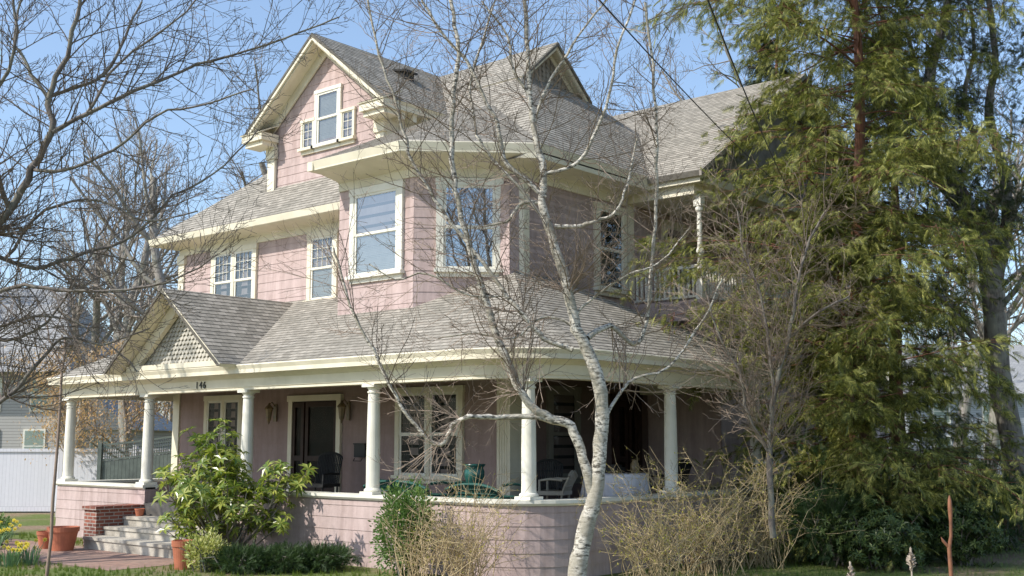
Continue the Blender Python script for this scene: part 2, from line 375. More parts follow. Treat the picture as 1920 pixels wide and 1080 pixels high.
g.build('cross_gable_roof',[ROOF,CREAM,DARKSH],H)
c=MB()
c.sweep([(WX0,6),(WX0,WY),(-7.2,WY)],[(0,6.98),(.04,6.98),(.04,7.14),(.10,7.18),(.54,7.23),(.60,7.26),(.63,7.42),(.5,7.45),(0,7.45)])
c.build('cornice',CREAM,H)
c=MB()
c.sweep([B[1],B[2],B[3],(-3.42,7.4)],[(0,7.44),(.045,7.44),(.045,7.62),(.12,7.66),(.66,7.76),(.74,7.79),(.79,7.99),(.7,8.03),(0,8.03)])
c.box(-7.45,-7.28,1.31,3.3,7.79,7.99)
c.build('cornice',CREAM,H)
def corner(x,y,z0,z1,d1,d2,wd=.24):
    p=MB(); p.lb((x,y),d1,-wd,0.05,0,.05,z0,z1); p.lb((x,y),d2,0.0,wd,0,.048,z0,z1); return p
p=corner(WX1,WY,.7,3.4,(1,0),(0,1),.3)
for i in range(4): p.lb((WX1,WY),(1,0),-.26+i*.065,-.225+i*.065,.05,.062,.95,3.1)
p.build('corner_board',CREAM,H)
corner(-3.42,3.66,5.3,7.44,(.7071,.7071),(0,1),.2).build('corner_board',CREAM,H)
p=MB(); p.lb((-3.42,7.65),(0,1),-.22,0.02,0,.05,5.3,7.5); p.build('corner_board',CREAM,H)
p=MB(); p.lb((WX0,WY),(1,0),-.03,.22,0,.05,4.4,6.98); p.lb((WX0,WY),(1,0),-.06,.28,0.0,.09,6.75,6.98); p.build('corner_board',CREAM,H)
p=MB(); p.lb((WX0,WY),(1,0),-.03,.25,0,.05,.7,3.4); p.build('corner_board',CREAM,H)
# porch roof with rounded corner
r=MB(); kp=.55; pz=3.58; AR=1.8; AC=(-AR,AR); NA=9
hs=[((0,-kp,1),pz,0,1),((kp,0,1),pz,0,1),((-kp,0,1),pz+kp*15.6,0,1),((0,kp,1),pz+kp*8.25,0,1),
 ((0,0,-1),-3.42,2,0),((0,0,1),5.5,0,0),((0,-1,0),0,1,0),((1,0,0),0,1,0),((-1,0,0),15.6,1,0),((0,1,0),8.25,1,0)]
st_=90/(NA+1)
for i in range(NA):
    a=R(-90+st_*(i+1)); nx,ny=math.cos(a),math.sin(a); d=nx*AC[0]+ny*AC[1]+AR
    hs.append(((kp*nx,kp*ny,1),pz+kp*d,0,1)); hs.append(((nx,ny,0),d,1,0))
r.solid(hs)
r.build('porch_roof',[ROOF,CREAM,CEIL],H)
def arc(inset):
    rr=(AR-inset)/math.cos(R(st_/2)); return [(AC[0]+rr*math.cos(R(-90+st_*(i+.5))),AC[1]+rr*math.sin(R(-90+st_*(i+.5)))) for i in range(NA+1)]
EP=[(-15.6,3.2),(-15.6,0)]+arc(0)+[(0,8.25),(-3.3,8.25)]
c=MB()
c.sweep(EP,[(-.54,3.41),(-.54,3.1),(-.27,3.1),(-.27,3.16),(-.25,3.16),(-.25,3.33),(-.19,3.37),(-.07,3.41),(-.03,3.43),(.0,3.5),(.035,3.58),(.02,3.60),(-.04,3.60)])
c.build('porch_cornice',CREAM,H)
g=MB(); px,ph,pr=-10.12,2.2,5.32; sl=(pr-3.6)/ph
for sgn in (-1,1):
    g.slab([(px,-.42,pr),(px+sgn*ph,-.42,3.6),(px+sgn*ph,3.29,3.6),(px,3.29,pr)],.07)
    g.prism([(px,-.44,pr-.03),(px+sgn*(ph+.0),-.44,3.57),(px+sgn*(ph-.08),-.44,3.56),(px,-.44,pr-.09)],(0,.04,0),0)
    g.prism([(px,.02,pr-.11),(px+sgn*(ph-.16),.02,3.60),(px+sgn*(ph-.54),.02,3.60),(px,.02,pr-.42)],(0,.12,0),1)
g.prism([(px-ph+.05,.2,3.55),(px+ph-.05,.2,3.55),(px,.2,pr-.08)],(0,.5,0),1)
g.build('porch_pediment',[ROOF,CREAM],H)
g=MB()
g.box(px-ph+.3,px+ph-.3,-.04,.2,3.605,3.72,1)
row=0; PT=.135
while True:
    z=3.73+row*.10; hw=(pr-.32-z)/sl-.12
    if hw<.1: break
    nn=max(1,int(2*hw/PT)); off=(row%2)*PT/2
    for i in range(nn):
        x=px-hw+off+(i+.5)*PT
        if abs(x-px)>hw: continue
        h_=PT*.46
        pts=[(x-h_,z+.115),(x-h_,z+.045),(x-h_*.6,z+.012),(x,z),(x+h_*.6,z+.012),(x+h_,z+.045),(x+h_,z+.115)]
        A=[(a,.14+.045*(b-z)/.115,b) for a,b in pts]; g.prism(A,(0,.015,0),0)
    row+=1
g.build('scalloped_shingles',[SCALE,CREAM],H)
kw=MB(); cap=MB()
def kwall(path):
    u=path[0][0]
    for a,b in zip(path[:-1],path[1:]): kw.siding(a,b,GZ,1.02,ex=.22,u0=u); u+=math.hypot(b[0]-a[0],b[1]-a[1])
    kw.sweep(path,[(0,GZ),(0,1.03),(-.26,1.03),(-.26,GZ)])
    cap.sweep(path,[(.035,.99),(.07,1.03),(.07,1.085),(-.33,1.085),(-.33,1.03),(-.29,.99)])
kwall([(-15.35,3.2),(-15.35,.25),(-11.5,.25)])
kwall([(-8.3,.25)]+arc(.25)+[(-.25,8.1)])
kw.build('porch_wall',PINK,H); cap.build('porch_wall_cap',WHITE,H)
f=MB(); f.prism([(-15.3,.3,.5)]+[(a,b,.5) for a,b in arc(.3)]+[(-.3,8.1,.5),(-3.4,8.1,.5),(-3.4,3.3,.5),(-15.3,3.3,.5)],(0,0,.2)); f.box(-11.5,-8.3,.22,.5,GZ,.69)
f.build('porch_floor',FLOOR,H)
def column(x,y):
    m=MB(); m.box(x-.17,x+.17,y-.17,y+.17,1.087,1.14)
    m.lathe(x,y,[(.155,1.14),(.165,1.16),(.155,1.185),(.13,1.20),(.128,1.22),(.125,1.3),(.127,1.7),(.122,2.2),(.11,2.86),(.106,2.93),(.125,2.94),(.125,2.965),(.108,2.975),(.108,3.0),(.14,3.035),(.145,3.045)],24)
    m.box(x-.165,x+.165,y-.165,y+.165,3.045,3.098)
    o=m.build('column',WHITE,H); return o
for x,y in [(-15.18,.41),(-11.72,.41),(-8.06,.41),(-4.26,.41),(-.84,.77),(-.41,4.46),(-.41,7.75)]: column(x,y)
s=MB()
for i,z1 in enumerate((.43,.24,.05)):
    s.box(-11.48,-7.95,.2-.46*(i+1),.21-(.46*i if i else 0),GZ,z1-.06)
    s.box(-11.48,-7.93,.2-.46*(i+1)-.03,.2-.46*i-(.0 if i==0 else .032),z1-.059,z1)
s.build('steps',STONE,H)
b=MB(); b.box(-12.0,-11.5,-.9,.22,GZ,.58); b.build('brick_pier',BRICK,H)
b=MB(); b.box(-12.04,-11.46,-.94,.222,.58,.66); b.build('pier_cap',BRICK,H)
cu=bpy.data.curves.new('t','FONT'); cu.body='146'; cu.size=.21; cu.extrude=.006; cu.space_character=1.3
to=bpy.data.objects.new('t',cu); COL.objects.link(to); bpy.context.view_layer.update()
me=bpy.data.meshes.new_from_object(to.evaluated_get(bpy.context.evaluated_depsgraph_get())); bpy.data.objects.remove(to)
me.transform(Matrix.Translation((-9.7,.233,3.17))@Matrix.Rotation(math.pi/2,4,'X')); me.materials.clear(); me.materials.append(BLACK)
link('house_number',me,H)
def window(c,d,wd,z0,z1,units=1,pat=None,fill='dark',frac=.5,casing=CREAM,cw=.13,split=.5,t=.055,gm=None,grid=(3,3),sash=WHITE):
    L=wd/2; m=MB()
    m.lb(c,d,-L,-L+cw,0,.075,z0+.02,z1-cw+.001); m.lb(c,d,L-cw,L,0,.075,z0+.02,z1-cw+.001)
    m.lb(c,d,-L-.02,L+.02,0,.085,z1-cw,z1); 
    ow=(wd-2*cw-(units-1)*.1)/units
    for i in range(1,units): u=-L+cw+i*ow+(i-1)*.1; m.lb(c,d,u,u+.1,0,.074,z0+.02,z1-cw)
    o=m.build('window',casing,H)
    m=MB(); m.lb(c,d,-L-.04,L+.04,0,.14,z0-.04,z0+.03); m.lb(c,d,-L+.01,L-.01,0,.06,z0-.13,z0-.041); m.build('sill',casing,o)
    fr=MB();gl=MB();bk=MB();bl=MB()
    za,zb=z0+.03,z1-cw; zm=za+(zb-za)*split
    for i in range(units):
        u0=-L+cw+i*(ow+.1)+.002; u1=u0+ow-.004
        for (a,b2,n0,n1) in ((za,zm+.02,.028,.052),(zm-.02,zb,.04,.066)) if pat!='one' else ((za,zb,.028,.052),):
            fr.lb(c,d,u0,u0+t,n0,n1,a,b2); fr.lb(c,d,u1-t,u1,n0,n1,a,b2)
            fr.lb(c,d,u0+t,u1-t,n0,n1-.001,a,a+t); fr.lb(c,d,u0+t,u1-t,n0,n1-.001,b2-t,b2)
            if (pat=='top' and a!=za) or pat=='one':
                nx,nz=grid
                for j in range(1,nx): uu=u0+t+(u1-u0-2*t)*j/nx; fr.lb(c,d,uu-.006,uu+.006,n0+.004,n1-.006,a+t,b2-t)
                for j in range(1,nz): zz=a+t+(b2-a-2*t)*j/nz; fr.lb(c,d,u0+t,u1-t,n0+.003,n1-.007,zz-.006,zz+.006)
            nn=(n0+n1)/2-.004; n=(d[1],-d[0])
            def q(u,z,w): return (c[0]+d[0]*u+n[0]*w,c[1]+d[1]*u+n[1]*w,z)
            gl.face([q(u0+t,a+t,nn),q(u1-t,a+t,nn),q(u1-t,b2-t,nn),q(u0+t,b2-t,nn)])
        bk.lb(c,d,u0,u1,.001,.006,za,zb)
        if fill=='blind':
            zt=zb-.06; zl=za+(zb-za)*(1-frac)+.0; nsl=int((zt-zl)/.035)
            for j in range(nsl): bl.lb(c,d,u0+.03,u1-.03,.009,.018,zl+j*.035,zl+j*.035+.028)
        elif fill=='lowblind':
            zt=zm; zl=za+.05; nsl=int((zt-zl)/.035)
            for j in range(nsl): bl.lb(c,d,u0+.03,u1-.03,.009,.018,zl+j*.035,zl+j*.035+.028)
        elif fill=='curtain':
            for sd in (0,1):
                cwid=(u1-u0)*.28
                for j in range(7):
                    uu=(u0+.05+j*cwid/7) if sd==0 else (u1-.05-(j+1)*cwid/7)
                    bl.lb(c,d,uu,uu+cwid/7,.008,.012+.008*(j%2),za+.06,zb-.06)
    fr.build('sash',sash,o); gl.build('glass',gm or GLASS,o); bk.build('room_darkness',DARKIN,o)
    if bl.V: bl.build('blind' if 'blind' in fill else 'curtain',BLIND if 'blind' in fill else CURT,o)
    return o
X=(1,0); D45=(.7071,.7071); Y=(0,1)
window((-6.07,2.1),X,1.62,5.5,7.42,fill='lowblind',casing=WHITE,cw=.15,gm=glassmat('front_bay_glass',.26,.95,.45))
window((-4.98+.7071*1.13,2.1+.7071*1.13),D45,1.36,5.5,7.42,fill='dark',casing=WHITE,cw=.15,gm=GLASSB)
window((-3.42,6.75),Y,1.2,5.4,7.36,fill='curtain')
window((-12.67,3.3),X,1.9,5.32,6.97,units=2,pat='top',fill='curtain',grid=(4,3))
window((-9.2,3.3),X,1.08,5.32,6.97,pat='top',fill='lowblind',grid=(4,3))
window((-9.95,4.0),X,.98,9.35,10.8,fill='blind',frac=.9,casing=WHITE,cw=.09)
window((-10.70,4.0),X,.52,9.35,10.12,pat='one',casing=CREAM,cw=.07,t=.03,grid=(2,3))
window((-9.20,4.0),X,.52,9.35,10.12,pat='one',casing=CREAM,cw=.07,t=.03,grid=(2,3))
window((-12.9,3.3),X,1.6,1.35,3.2,units=2,fill='curtain',gm=DG)
window((-5.65,3.3),X,2.0,1.3,3.2,units=2,fill='curtain',gm=DG)
SHD=plain('shade_darkened_cream',(.2,.185,.15),(.15,.135,.11),3,.6,.1)  # same cream trim, side porch shade painted into the colour
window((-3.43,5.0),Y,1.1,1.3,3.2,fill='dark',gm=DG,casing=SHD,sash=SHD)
window((-3.43,9.4),Y,1.0,5.6,7.36,fill='dark',gm=DG); window((-1.5,10.2),Y,1.1,1.5,3.2,fill='dark',gm=DG)
def door(c,d,wd,z1,fm):
    L=wd/2; m=MB()
    m.lb(c,d,-L,-L+.14,0,.08,.7,z1-.14); m.lb(c,d,L-.14,L,0,.08,.7,z1-.14); m.lb(c,d,-L-.03,L+.03,0,.1,z1-.14,z1)
    m.build('door_frame',fm,H)
    m=MB(); m.lb(c,d,-L+.14,L-.14,0,.02,.7,z1-.14)
    a=-L+.14; bb=a+.42
    for u0,u1 in ((a,bb),(bb+.06,L-.14)):
        m.lb(c,d,u0,u0+.1,.02,.06,.72,z1-.16); m.lb(c,d,u1-.1,u1,.02,.06,.72,z1-.16)
        m.lb(c,d,u0+.1,u1-.1,.02,.058,.72,1.0); m.lb(c,d,u0+.1,u1-.1,.02,.058,1.6,1.72); m.lb(c,d,u0+.1,u1-.1,.02,.058,z1-.28,z1-.16)
    o2=m.build('door',DOOR,H)
    m=MB()
    for u0,u1 in ((a+.1,bb-.1),(bb+.16,L-.24)):
        m.lb(c,d,u0,u1,.03,.034,1.72,z1-.28); m.lb(c,d,u0,u1,.03,.034,1.0,1.6)
    m.build('glass',SCREEN,o2)
    m=MB(); m.lb(c,d,L-.22,L-.17,.06,.12,1.62,1.68); m.lb(c,d,L-.22,L-.17,.06,.07,1.55,1.75); m.build('handle',METAL,o2)
door((-9.36,3.3),X,1.86,3.12,CREAM)
door((-3.43,7.3),Y,1.1,3.1,DOOR)  # cream frame given the dark door colour as painted-in porch shade
def lantern(x,y,z):
    m=MB(); m.box(x-.06,x+.06,y-.03,y-.0,z-.2,z+.22); m.tube([(x,y-.02,z+.15),(x,y-.12,z+.26),(x,y-.2,z+.2)],[.012]*3,6)
    m.lathe(x,y-.2,[(.005,z+.25),(.03,z+.2),(.10,z+.12),(.11,z+.09),(.085,z+.085),(.055,z-.16),(.03,z-.2),(.01,z-.27)],6)
    m.build('wall_lantern',METAL,H)
lantern(-10.82,3.27,2.72); lantern(-8.2,3.27,2.72)
m=MB(); m.box(-7.85,-7.5,3.14,3.27,1.7,1.98); m.prism([(-7.86,3.27,1.98),(-7.49,3.27,1.98),(-7.49,3.12,1.98),(-7.86,3.12,1.98)],(0,.0,.03)); m.tube([(-7.8,3.12,1.68),(-7.8,3.08,1.62),(-7.55,3.08,1.62),(-7.55,3.12,1.68)],[.008]*4,5); m.build('mailbox',BLACK,H)
m=MB(); m.box(-9.3,-8.95,5.6,5.95,11.1,11.5); m.prism([(-9.36,5.54,11.5),(-8.88,5.54,11.4),(-8.88,6.01,11.4),(-9.36,6.01,11.5)],(0,0,.05)); m.build('roof_vent',BLACK,H)
m=MB()
def rail(a,b,z0):
    a=Vector((*a,0));b=Vector((*b,0)); d=(b-a); L=d.length; d.normalize(); dd=(d.x,d.y)
    m.lb((a.x,a.y),dd,0,L,-.04,.04,z0+.72,z0+.79); m.lb((a.x,a.y),dd,0,L,-.03,.03,z0+.06,z0+.11)
    nb=int(L/.12)
    for i in range(nb): u=(i+.5)*L/nb; m.lb((a.x,a.y),dd,u-.022,u+.022,-.018,.018,z0+.11,z0+.72)
rail((-3.35,7.65),(-1.6,7.65),5.15); rail((-1.6,7.65),(-1.6,12.3),5.15)
m.build('balcony_railing',WHITE,H)
for yy in (7.65,12.2):
    m=MB(); m.box(-1.68,-1.52,yy-.08,yy+.08,5.15,5.6)
    m.lathe(-1.6,yy,[(.07,5.6),(.09,5.63),(.06,5.68),(.075,5.9),(.05,6.15),(.085,6.2),(.085,6.26),(.055,6.32),(.06,6.8),(.05,7.1),(.085,7.15),(.09,7.2),(.07,7.24)],14); m.box(-1.69,-1.51,yy-.09,yy+.09,7.24,7.5); m.build('balcony_column',WHITE,H)
# ------------------------------------------------------------------ porch furniture (floor at .7)
def chair(name,x,y,ang,mat,w_=.6,hb=1.0,hs=.42,label='',cat='chair',wide=None):
    m=MB(); s_=w_/2; ws=(wide or w_)/2; M=Matrix.Translation((x,y,.7))@Matrix.Rotation(ang,4,'Z')
    for sx in (-1,1):
        for sy in (-1,1): m.tube([(sx*(ws-.04),sy*(s_-.05),0),(sx*(ws-.04),sy*(s_-.05),hs)],[.022,.022],6)
        m.tube([(sx*(ws-.03),-s_+.05,hs),(sx*(ws-.03),-s_+.05,hs+.22),(sx*(ws-.03),0,hs+.25),(sx*(ws-.03),s_-.03,hs+.23)],[.025]*4,6)
    m.box(-ws,ws,-s_,s_,hs-.04,hs+.03)
    n=int(2*ws/.045)
    for i in range(n+1):
        u=-ws+.03+(2*ws-.06)*i/n; top=hb-.12*(abs(u)/ws)**2.5
        m.tube([(u,s_-.04,hs),(u,s_+.02,(hs+top)/2),(u*1.03,s_+.1,top)],[.018]*3,5)
    pts=[(-ws+.03+(2*ws-.06)*i/12,s_+.1,hb-.12*(abs(-ws+.03+(2*ws-.06)*i/12)/ws)**2.5) for i in range(13)]
    m.tube(pts,[.028]*13,6)
    for t in (.35,.7):
        m.tube([(-ws+.03,s_-.02+.1*t,hs+(hb-hs)*t*.9),(ws-.03,s_-.02+.1*t,hs+(hb-hs)*t*.9)],[.012]*2,5)
    o=m.build(name,mat); o.data.transform(M); tag(o,label,cat); return o
chair('wicker_chair',-7.9,2.2,R(15),WICKD,.65,1.1,label='dark high-backed wicker chair on the porch beside the front door')
chair('wicker_bench',-4.05,1.15,R(180),WICKT,.6,.62,.36,label='teal green wicker bench behind the low porch wall',cat='bench',wide=1.7)
chair('wicker_bench.001',-2.3,1.35,R(180),WICKT,.6,.60,.36,label='teal green wicker bench near the porch corner',cat='bench',wide=1.3)
chair('garden_chair',-1.75,2.6,R(-70),PLAST,.52,.8,label='cream plastic garden chair at the porch corner')
m=MB(); m.lathe(-3.05,1.85,[(.2,.7),(.03,.74),(.03,1.18),(.28,1.2),(.3,1.23)],16); o=m.build('side_table',WICKD); tag(o,'small round dark side table holding a teal pot','table')
m=MB(); m.lathe(-3.05,1.85,[(.12,1.232),(.15,1.26),(.19,1.4),(.19,1.5),(.16,1.56),(.2,1.6),(.21,1.63),(.18,1.63),(.15,1.56)],20); o=m.build('glazed_pot',TEAL,None,True); tag(o,'glazed teal ceramic pot on the porch table','flower pot')
m=MB(); m.lathe(-1.6,4.35,[(.70,.85),(.66,1.1),(.63,1.36),(.62,1.42),(.58,1.435),(.3,1.437)],72,wave=lambda z:max(0,(1.4-z))*.16); m.lathe(-1.6,4.35,[(.25,.7),(.05,.75),(.05,1.3)],10); o=m.build('table',CLOTH,None,True); tag(o,'round porch table covered with a draped pale cloth','table')
m=MB(); m.box(-1.85,-1.45,4.1,4.45,1.44,1.55); m.box(-1.8,-1.5,4.15,4.4,1.552,1.6); o=m.build('storage_box',BLACK); tag(o,'flat dark box lying on the cloth-covered table','box')
m=MB(); m.lathe(-1.3,4.55,[(.07,1.438),(.09,1.5),(.08,1.62),(.05,1.66),(.06,1.7)],14); o=m.build('clay_jar',METAL,None,True); tag(o,'small dark clay jar standing on the cloth-covered table','jar')
chair('wicker_chair.001',-1.5,6.0,R(-90),WICKD,.6,.95,label='dark wicker chair at the far end of the side porch')
chair('wicker_chair.002',-2.6,3.4,R(30),WICKD,.6,.98,label='dark wicker chair by the corner of the porch')
# ------------------------------------------------------------------ ground etc.
def sheet(name,pts,z,mat,label,cat):
    m=MB(); m.face([(a,b,z) for a,b in pts]); o=m.build(name,mat); tag(o,label,cat,kind='structure'); return o
sheet('ground',[(-900,-900),(900,-900),(900,900),(-900,900)],GZ,GROUND,'lawn with leaf litter around the house','ground')
sheet('brick_path',[(-30,-3.1),(-7.2,-3.1),(-7.2,-1.0),(-30,-1.0)],GZ+.006,PAVE,'red brick path leading to the porch steps','path')
# ------------------------------------------------------------------ vegetation tools
def temp_mesh(name,tris,P,F,S,mat,parent=None,quad=3):
    T=np.asarray(tris,dtype=np.float64); K,q,_=T.shape; N=len(P)
    pts=T.reshape(-1,3)
    W=np.einsum('nij,kj->nki',F,pts)*S[:,None,None]+P[:,None,:]
    W=W.reshape(-1,3); nf=N*K
    me=bpy.data.meshes.new(name); me.vertices.add(len(W)); me.vertices.foreach_set('co',W.astype(np.float32).ravel())
    me.loops.add(nf*q); me.loops.foreach_set('vertex_index',np.arange(nf*q,dtype=np.int32))
    me.polygons.add(nf); me.polygons.foreach_set('loop_start',np.arange(0,nf*q,q,dtype=np.int32)); me.polygons.foreach_set('loop_total',np.full(nf,q,dtype=np.int32))
    me.materials.append(mat); me.update(calc_edges=True); me.validate()
    return link(name,me,parent)
def frames(D,up=None,roll=None):
    D=np.asarray(D,float); D/=np.linalg.norm(D,axis=1)[:,None]+1e-9
    Z=np.tile([0,0,1.],(len(D),1))+rng.normal(0,.01,(len(D),3)) if up is None else up
    Yv=np.cross(Z,D); Yv/=np.linalg.norm(Yv,axis=1)[:,None]+1e-9; Zv=np.cross(D,Yv)
    if roll is not None:
        c=np.cos(roll)[:,None]; s=np.sin(roll)[:,None]; Yv,Zv=Yv*c+Zv*s,Zv*c-Yv*s
    return np.stack([D,Yv,Zv],axis=2)
def spray_t(n=11,wl=.42,wd=.05,droop=.35):
    T=[]
    for i in range(n):
        x=.05+.9*i/n
        for sg in (-1,1):
            l=wl*(1-.65*x)*(.8+.4*random.random()); z=-droop*x*x; tx=x+l*.75; ty=sg*l*.8; tz=-droop*tx*tx-.05
            T.append([(x-wd,0,z+.01),(tx,ty,tz),(x+wd,sg*.02,z)])
    T.append([(.0,-.02,0),(1.1,0,-droop*1.2),(0,.02,0)]); return T
SPR=spray_t(8,.52,.055,.3)
def leaf_t(l=1,w=.3,fold=.08):
    return [[(0,0,0),(l*.45,w/2,fold),(l,0,-.05),(l*.5,0,0)],[(0,0,0),(l*.5,0,0),(l,0,-.05),(l*.45,-w/2,fold)]]
def whorl_t(n=7,lift=.25):
    T=[]
    for i in range(n):
        a=2*math.pi*i/n+random.uniform(-.3,.3); ca,sa=math.cos(a),math.sin(a); lf=lift+random.uniform(-.35,.3)
        for q in leaf_t(1*random.uniform(.8,1.1),.34):
            o=[]
            for x,y,z in q:
                r_=x*math.cos(lf); zz=z+x*math.sin(lf)-.25*x*x
                o.append((zz,ca*r_-sa*y,sa*r_+ca*y))
            T.append(o)
    return T
class TR:
    def __init__(s): s.trunk=MB(); s.crown=MB(); s.tips=[]
def grow(T,p,d,L,r,lev,P,rnd):
    n=max(3,min(7,int(L/P['seg'])+2)); pts=[p.copy()]; dd=d.normalized(); st=L/n; nodes=[]
    wob=P['wob']*(1+.3*lev)
    for i in range(n):
        dd=(dd+Vector((rnd.gauss(0,wob),rnd.gauss(0,wob),rnd.gauss(0,wob)+P['up']))).normalized()
        p=p+dd*st; pts.append(p.copy()); nodes.append((p.copy(),dd.copy()))
    rt=max(r*P['taper'],P['rmin']); rads=[r+(rt-r)*i/n for i in range(n+1)]
    mb=T.trunk if lev<=P.get('tl',1) else T.crown
    mb.tube(pts,rads,8 if r>.08 else 5 if r>.02 else 3)
    T.tips.append(p.copy())
    if lev>=P['max']: return
    nc=P['nc'][lev]
    for j in range(nc):
        t=P['t0'][lev]+(1-P['t0'][lev])*(j+rnd.random())/nc; fi=t*n; i=min(n-1,int(fi)); q=pts[i].lerp(pts[i+1],fi-i); dq=nodes[i][1]
        ax=Vector((rnd.gauss(0,1),rnd.gauss(0,1),rnd.gauss(0,1)+.25)); ax=ax-dq*ax.dot(dq)
        if ax.length<.1: ax=dq.orthogonal()
        ax.normalize(); an=R(rnd.uniform(*P['ang'])); nd=dq*math.cos(an)+ax*math.sin(an)
        rr=max((r+(rt-r)*t)*P['rr'],P['rmin'])
        grow(T,q,nd,L*P['lr'][lev]*(1.15-.55*t)*rnd.uniform(.7,1.2),rr,lev+1,P,rnd)
def bare_tree(seed,h,r,nc=(9,7,6,5),mx=4):
    T=TR(); rnd=random.Random(seed)
    P=dict(seg=.9,wob=.09,up=.05,taper=.45,rmin=.006,max=mx,nc=nc,t0=[.3,.25,.2,.2],ang=(28,60),rr=.55,lr=[.5,.5,.5,.5],tl=1)
    grow(T,Vector((0,0,0)),Vector((0,0,1)),h*.72,r,0,P,rnd); return T
def place_tree(meshes,name,loc,rot,sc,label,group=None,cat='tree'):
    e=empty(name,loc,label,cat,group); e.rotation_euler=(0,0,rot); e.scale=(sc,sc,sc)
    for nm,me in meshes:
        o=bpy.data.objects.new(nm,me); COL.objects.link(o); o.parent=e
    return e
def tree_meshes(T,mt,mc):
    res=[]
    for nm,mb,mm in (('trunk',T.trunk,mt),('crown',T.crown,mc)):
        o=mb.build(nm,mm,None,True); res.append((nm,o.data)); bpy.data.objects.remove(o)
    return res
kinds=[tree_meshes(bare_tree(11+i,15+2*i,.26),BARKG,TWIGG) for i in range(3)]
GB='bare trees standing behind the house'
spots=[(44,-14.5,1.0),(40,-10.5,1.0),(50,-8.5,1.05),(46,-17.5,.95),(54,-12.5,1.1),(57,-20,1.1),(45,-6.5,.8),(42,2.5,.95),(44,6,1.05),(46,9,1.2),(38,11.5,1.0),(48,14,1.2),(44,18,1.1),(55,21,1.2),(60,15,1.2),(52,-25,1.1)]
for i,(f_,l_,s_) in enumerate(spots):
    place_tree(kinds[i%3],'bare_tree',lot(f_,l_),i*1.3,s_,'tall leafless grey tree against the sky behind the houses',GB)
for i,(f_,l_,s_) in enumerate([(-22,-14,.55),(-26,-2,.4),(-20,12,.5),(-16,30,.6)]):
    place_tree(kinds[i%3],'bare_tree',lot(f_,l_),i*2.1+.5,s_,'leafless street tree across the road','street trees')
place_tree(kinds[1],'bare_tree',Vector((-10.4,-7.6,GZ)),.7,.8,'leafless tree in the front lawn casting branch shadows on the porch')
rnd=random.Random(5)
far=MB()
for i in range(500):
    a=rnd.uniform(-1.0,1.0); dist=rnd.uniform(75,130); p=lot(dist,dist*math.tan(a*.75)) if i<420 else lot(-rnd.uniform(45,70),rnd.uniform(-80,80)); h=rnd.uniform(7,14) if i<420 else rnd.uniform(4,6)
    top=p+Vector((rnd.gauss(0,.6),rnd.gauss(0,.6),h)); far.tube([p,(p+top)/2+Vector((rnd.gauss(0,.3),0,0)),top],[.2,.12,.03],4)
    for j in range(16):
        t=rnd.uniform(.25,.95); q=p.lerp(top,t); e_=q+Vector((rnd.gauss(0,2),rnd.gauss(0,2),rnd.uniform(.8,3))); far.tube([q,e_],[.05,.015],3)
o=far.build('distant_wood',TWIGG); tag(o,'distant leafless wood along the horizon','wood',kind='stuff')
# ---------------------------------- traced trees
def traced(name,base_f,paths,twigP,mats,label,spacing,twigL=(.5,1.3),seed=1,base_l=None):
    s_=base_f/2155.; rnd=random.Random(seed); T=TR(); T2=TR()
    for path,r0,r1,dens in paths:
        pts=[]
        for q in path:
            dw=q[2] if len(q)>2 else 0
            pts.append(lot(base_f+dw,(q[0]-960)*s_,CZ+(828-q[1])*s_*1.02))
        out=[]
        n=len(pts)
        for i in range(n-1):
            p0=pts[max(i-1,0)];p1=pts[i];p2=pts[i+1];p3=pts[min(i+2,n-1)]
            for k_ in range(4):
                t=k_/4; out.append(.5*((2*p1)+(p2-p0)*t+(2*p0-5*p1+4*p2-p3)*t*t+(3*p1-p0-3*p2+p3)*t**3))
        out.append(pts[-1]); m_=len(out)
        out=[o_+Vector((rnd.gauss(0,.010),rnd.gauss(0,.010),rnd.gauss(0,.006))) for o_ in out]
        rads=[(r0+(r1-r0)*(i/(m_-1))**.8)*s_*rnd.uniform(.92,1.09) for i in range(m_)]
        T.trunk.tube(out,rads,12 if r0>9 else 6)
        acc=0
        for i in range(1,m_):
            seg=out[i]-out[i-1]; acc+=seg.length
            if i<m_*dens: continue
            while acc>spacing:
                acc-=spacing; dq=seg.normalized(); ax=Vector((rnd.gauss(0,1),rnd.gauss(0,1),rnd.gauss(0,1))); ax=(ax-dq*ax.dot(dq)).normalized()
                an=R(rnd.uniform(25,75)); nd=dq*math.cos(an)+ax*math.sin(an); q=out[i-1]+seg*rnd.random()
                grow(T2,q,nd,rnd.uniform(*twigL),max(min(rads[i]*.45,.010),.0035),0,twigP,rnd)
    e=empty(name,tuple(lot(base_f,(paths[0][0][0][0]-960)*s_)),label,'tree')
    T.trunk.build('trunk',mats[0],e,True); T2.trunk.build('crown',mats[1],e,False)
    return e,T2
TW=dict(seg=.25,wob=.12,up=.02,taper=.5,rmin=.0025,max=2,nc=(5,3,2),t0=[.15,.2,.2],ang=(25,60),rr=.6,lr=[.55,.5,.5],tl=9)
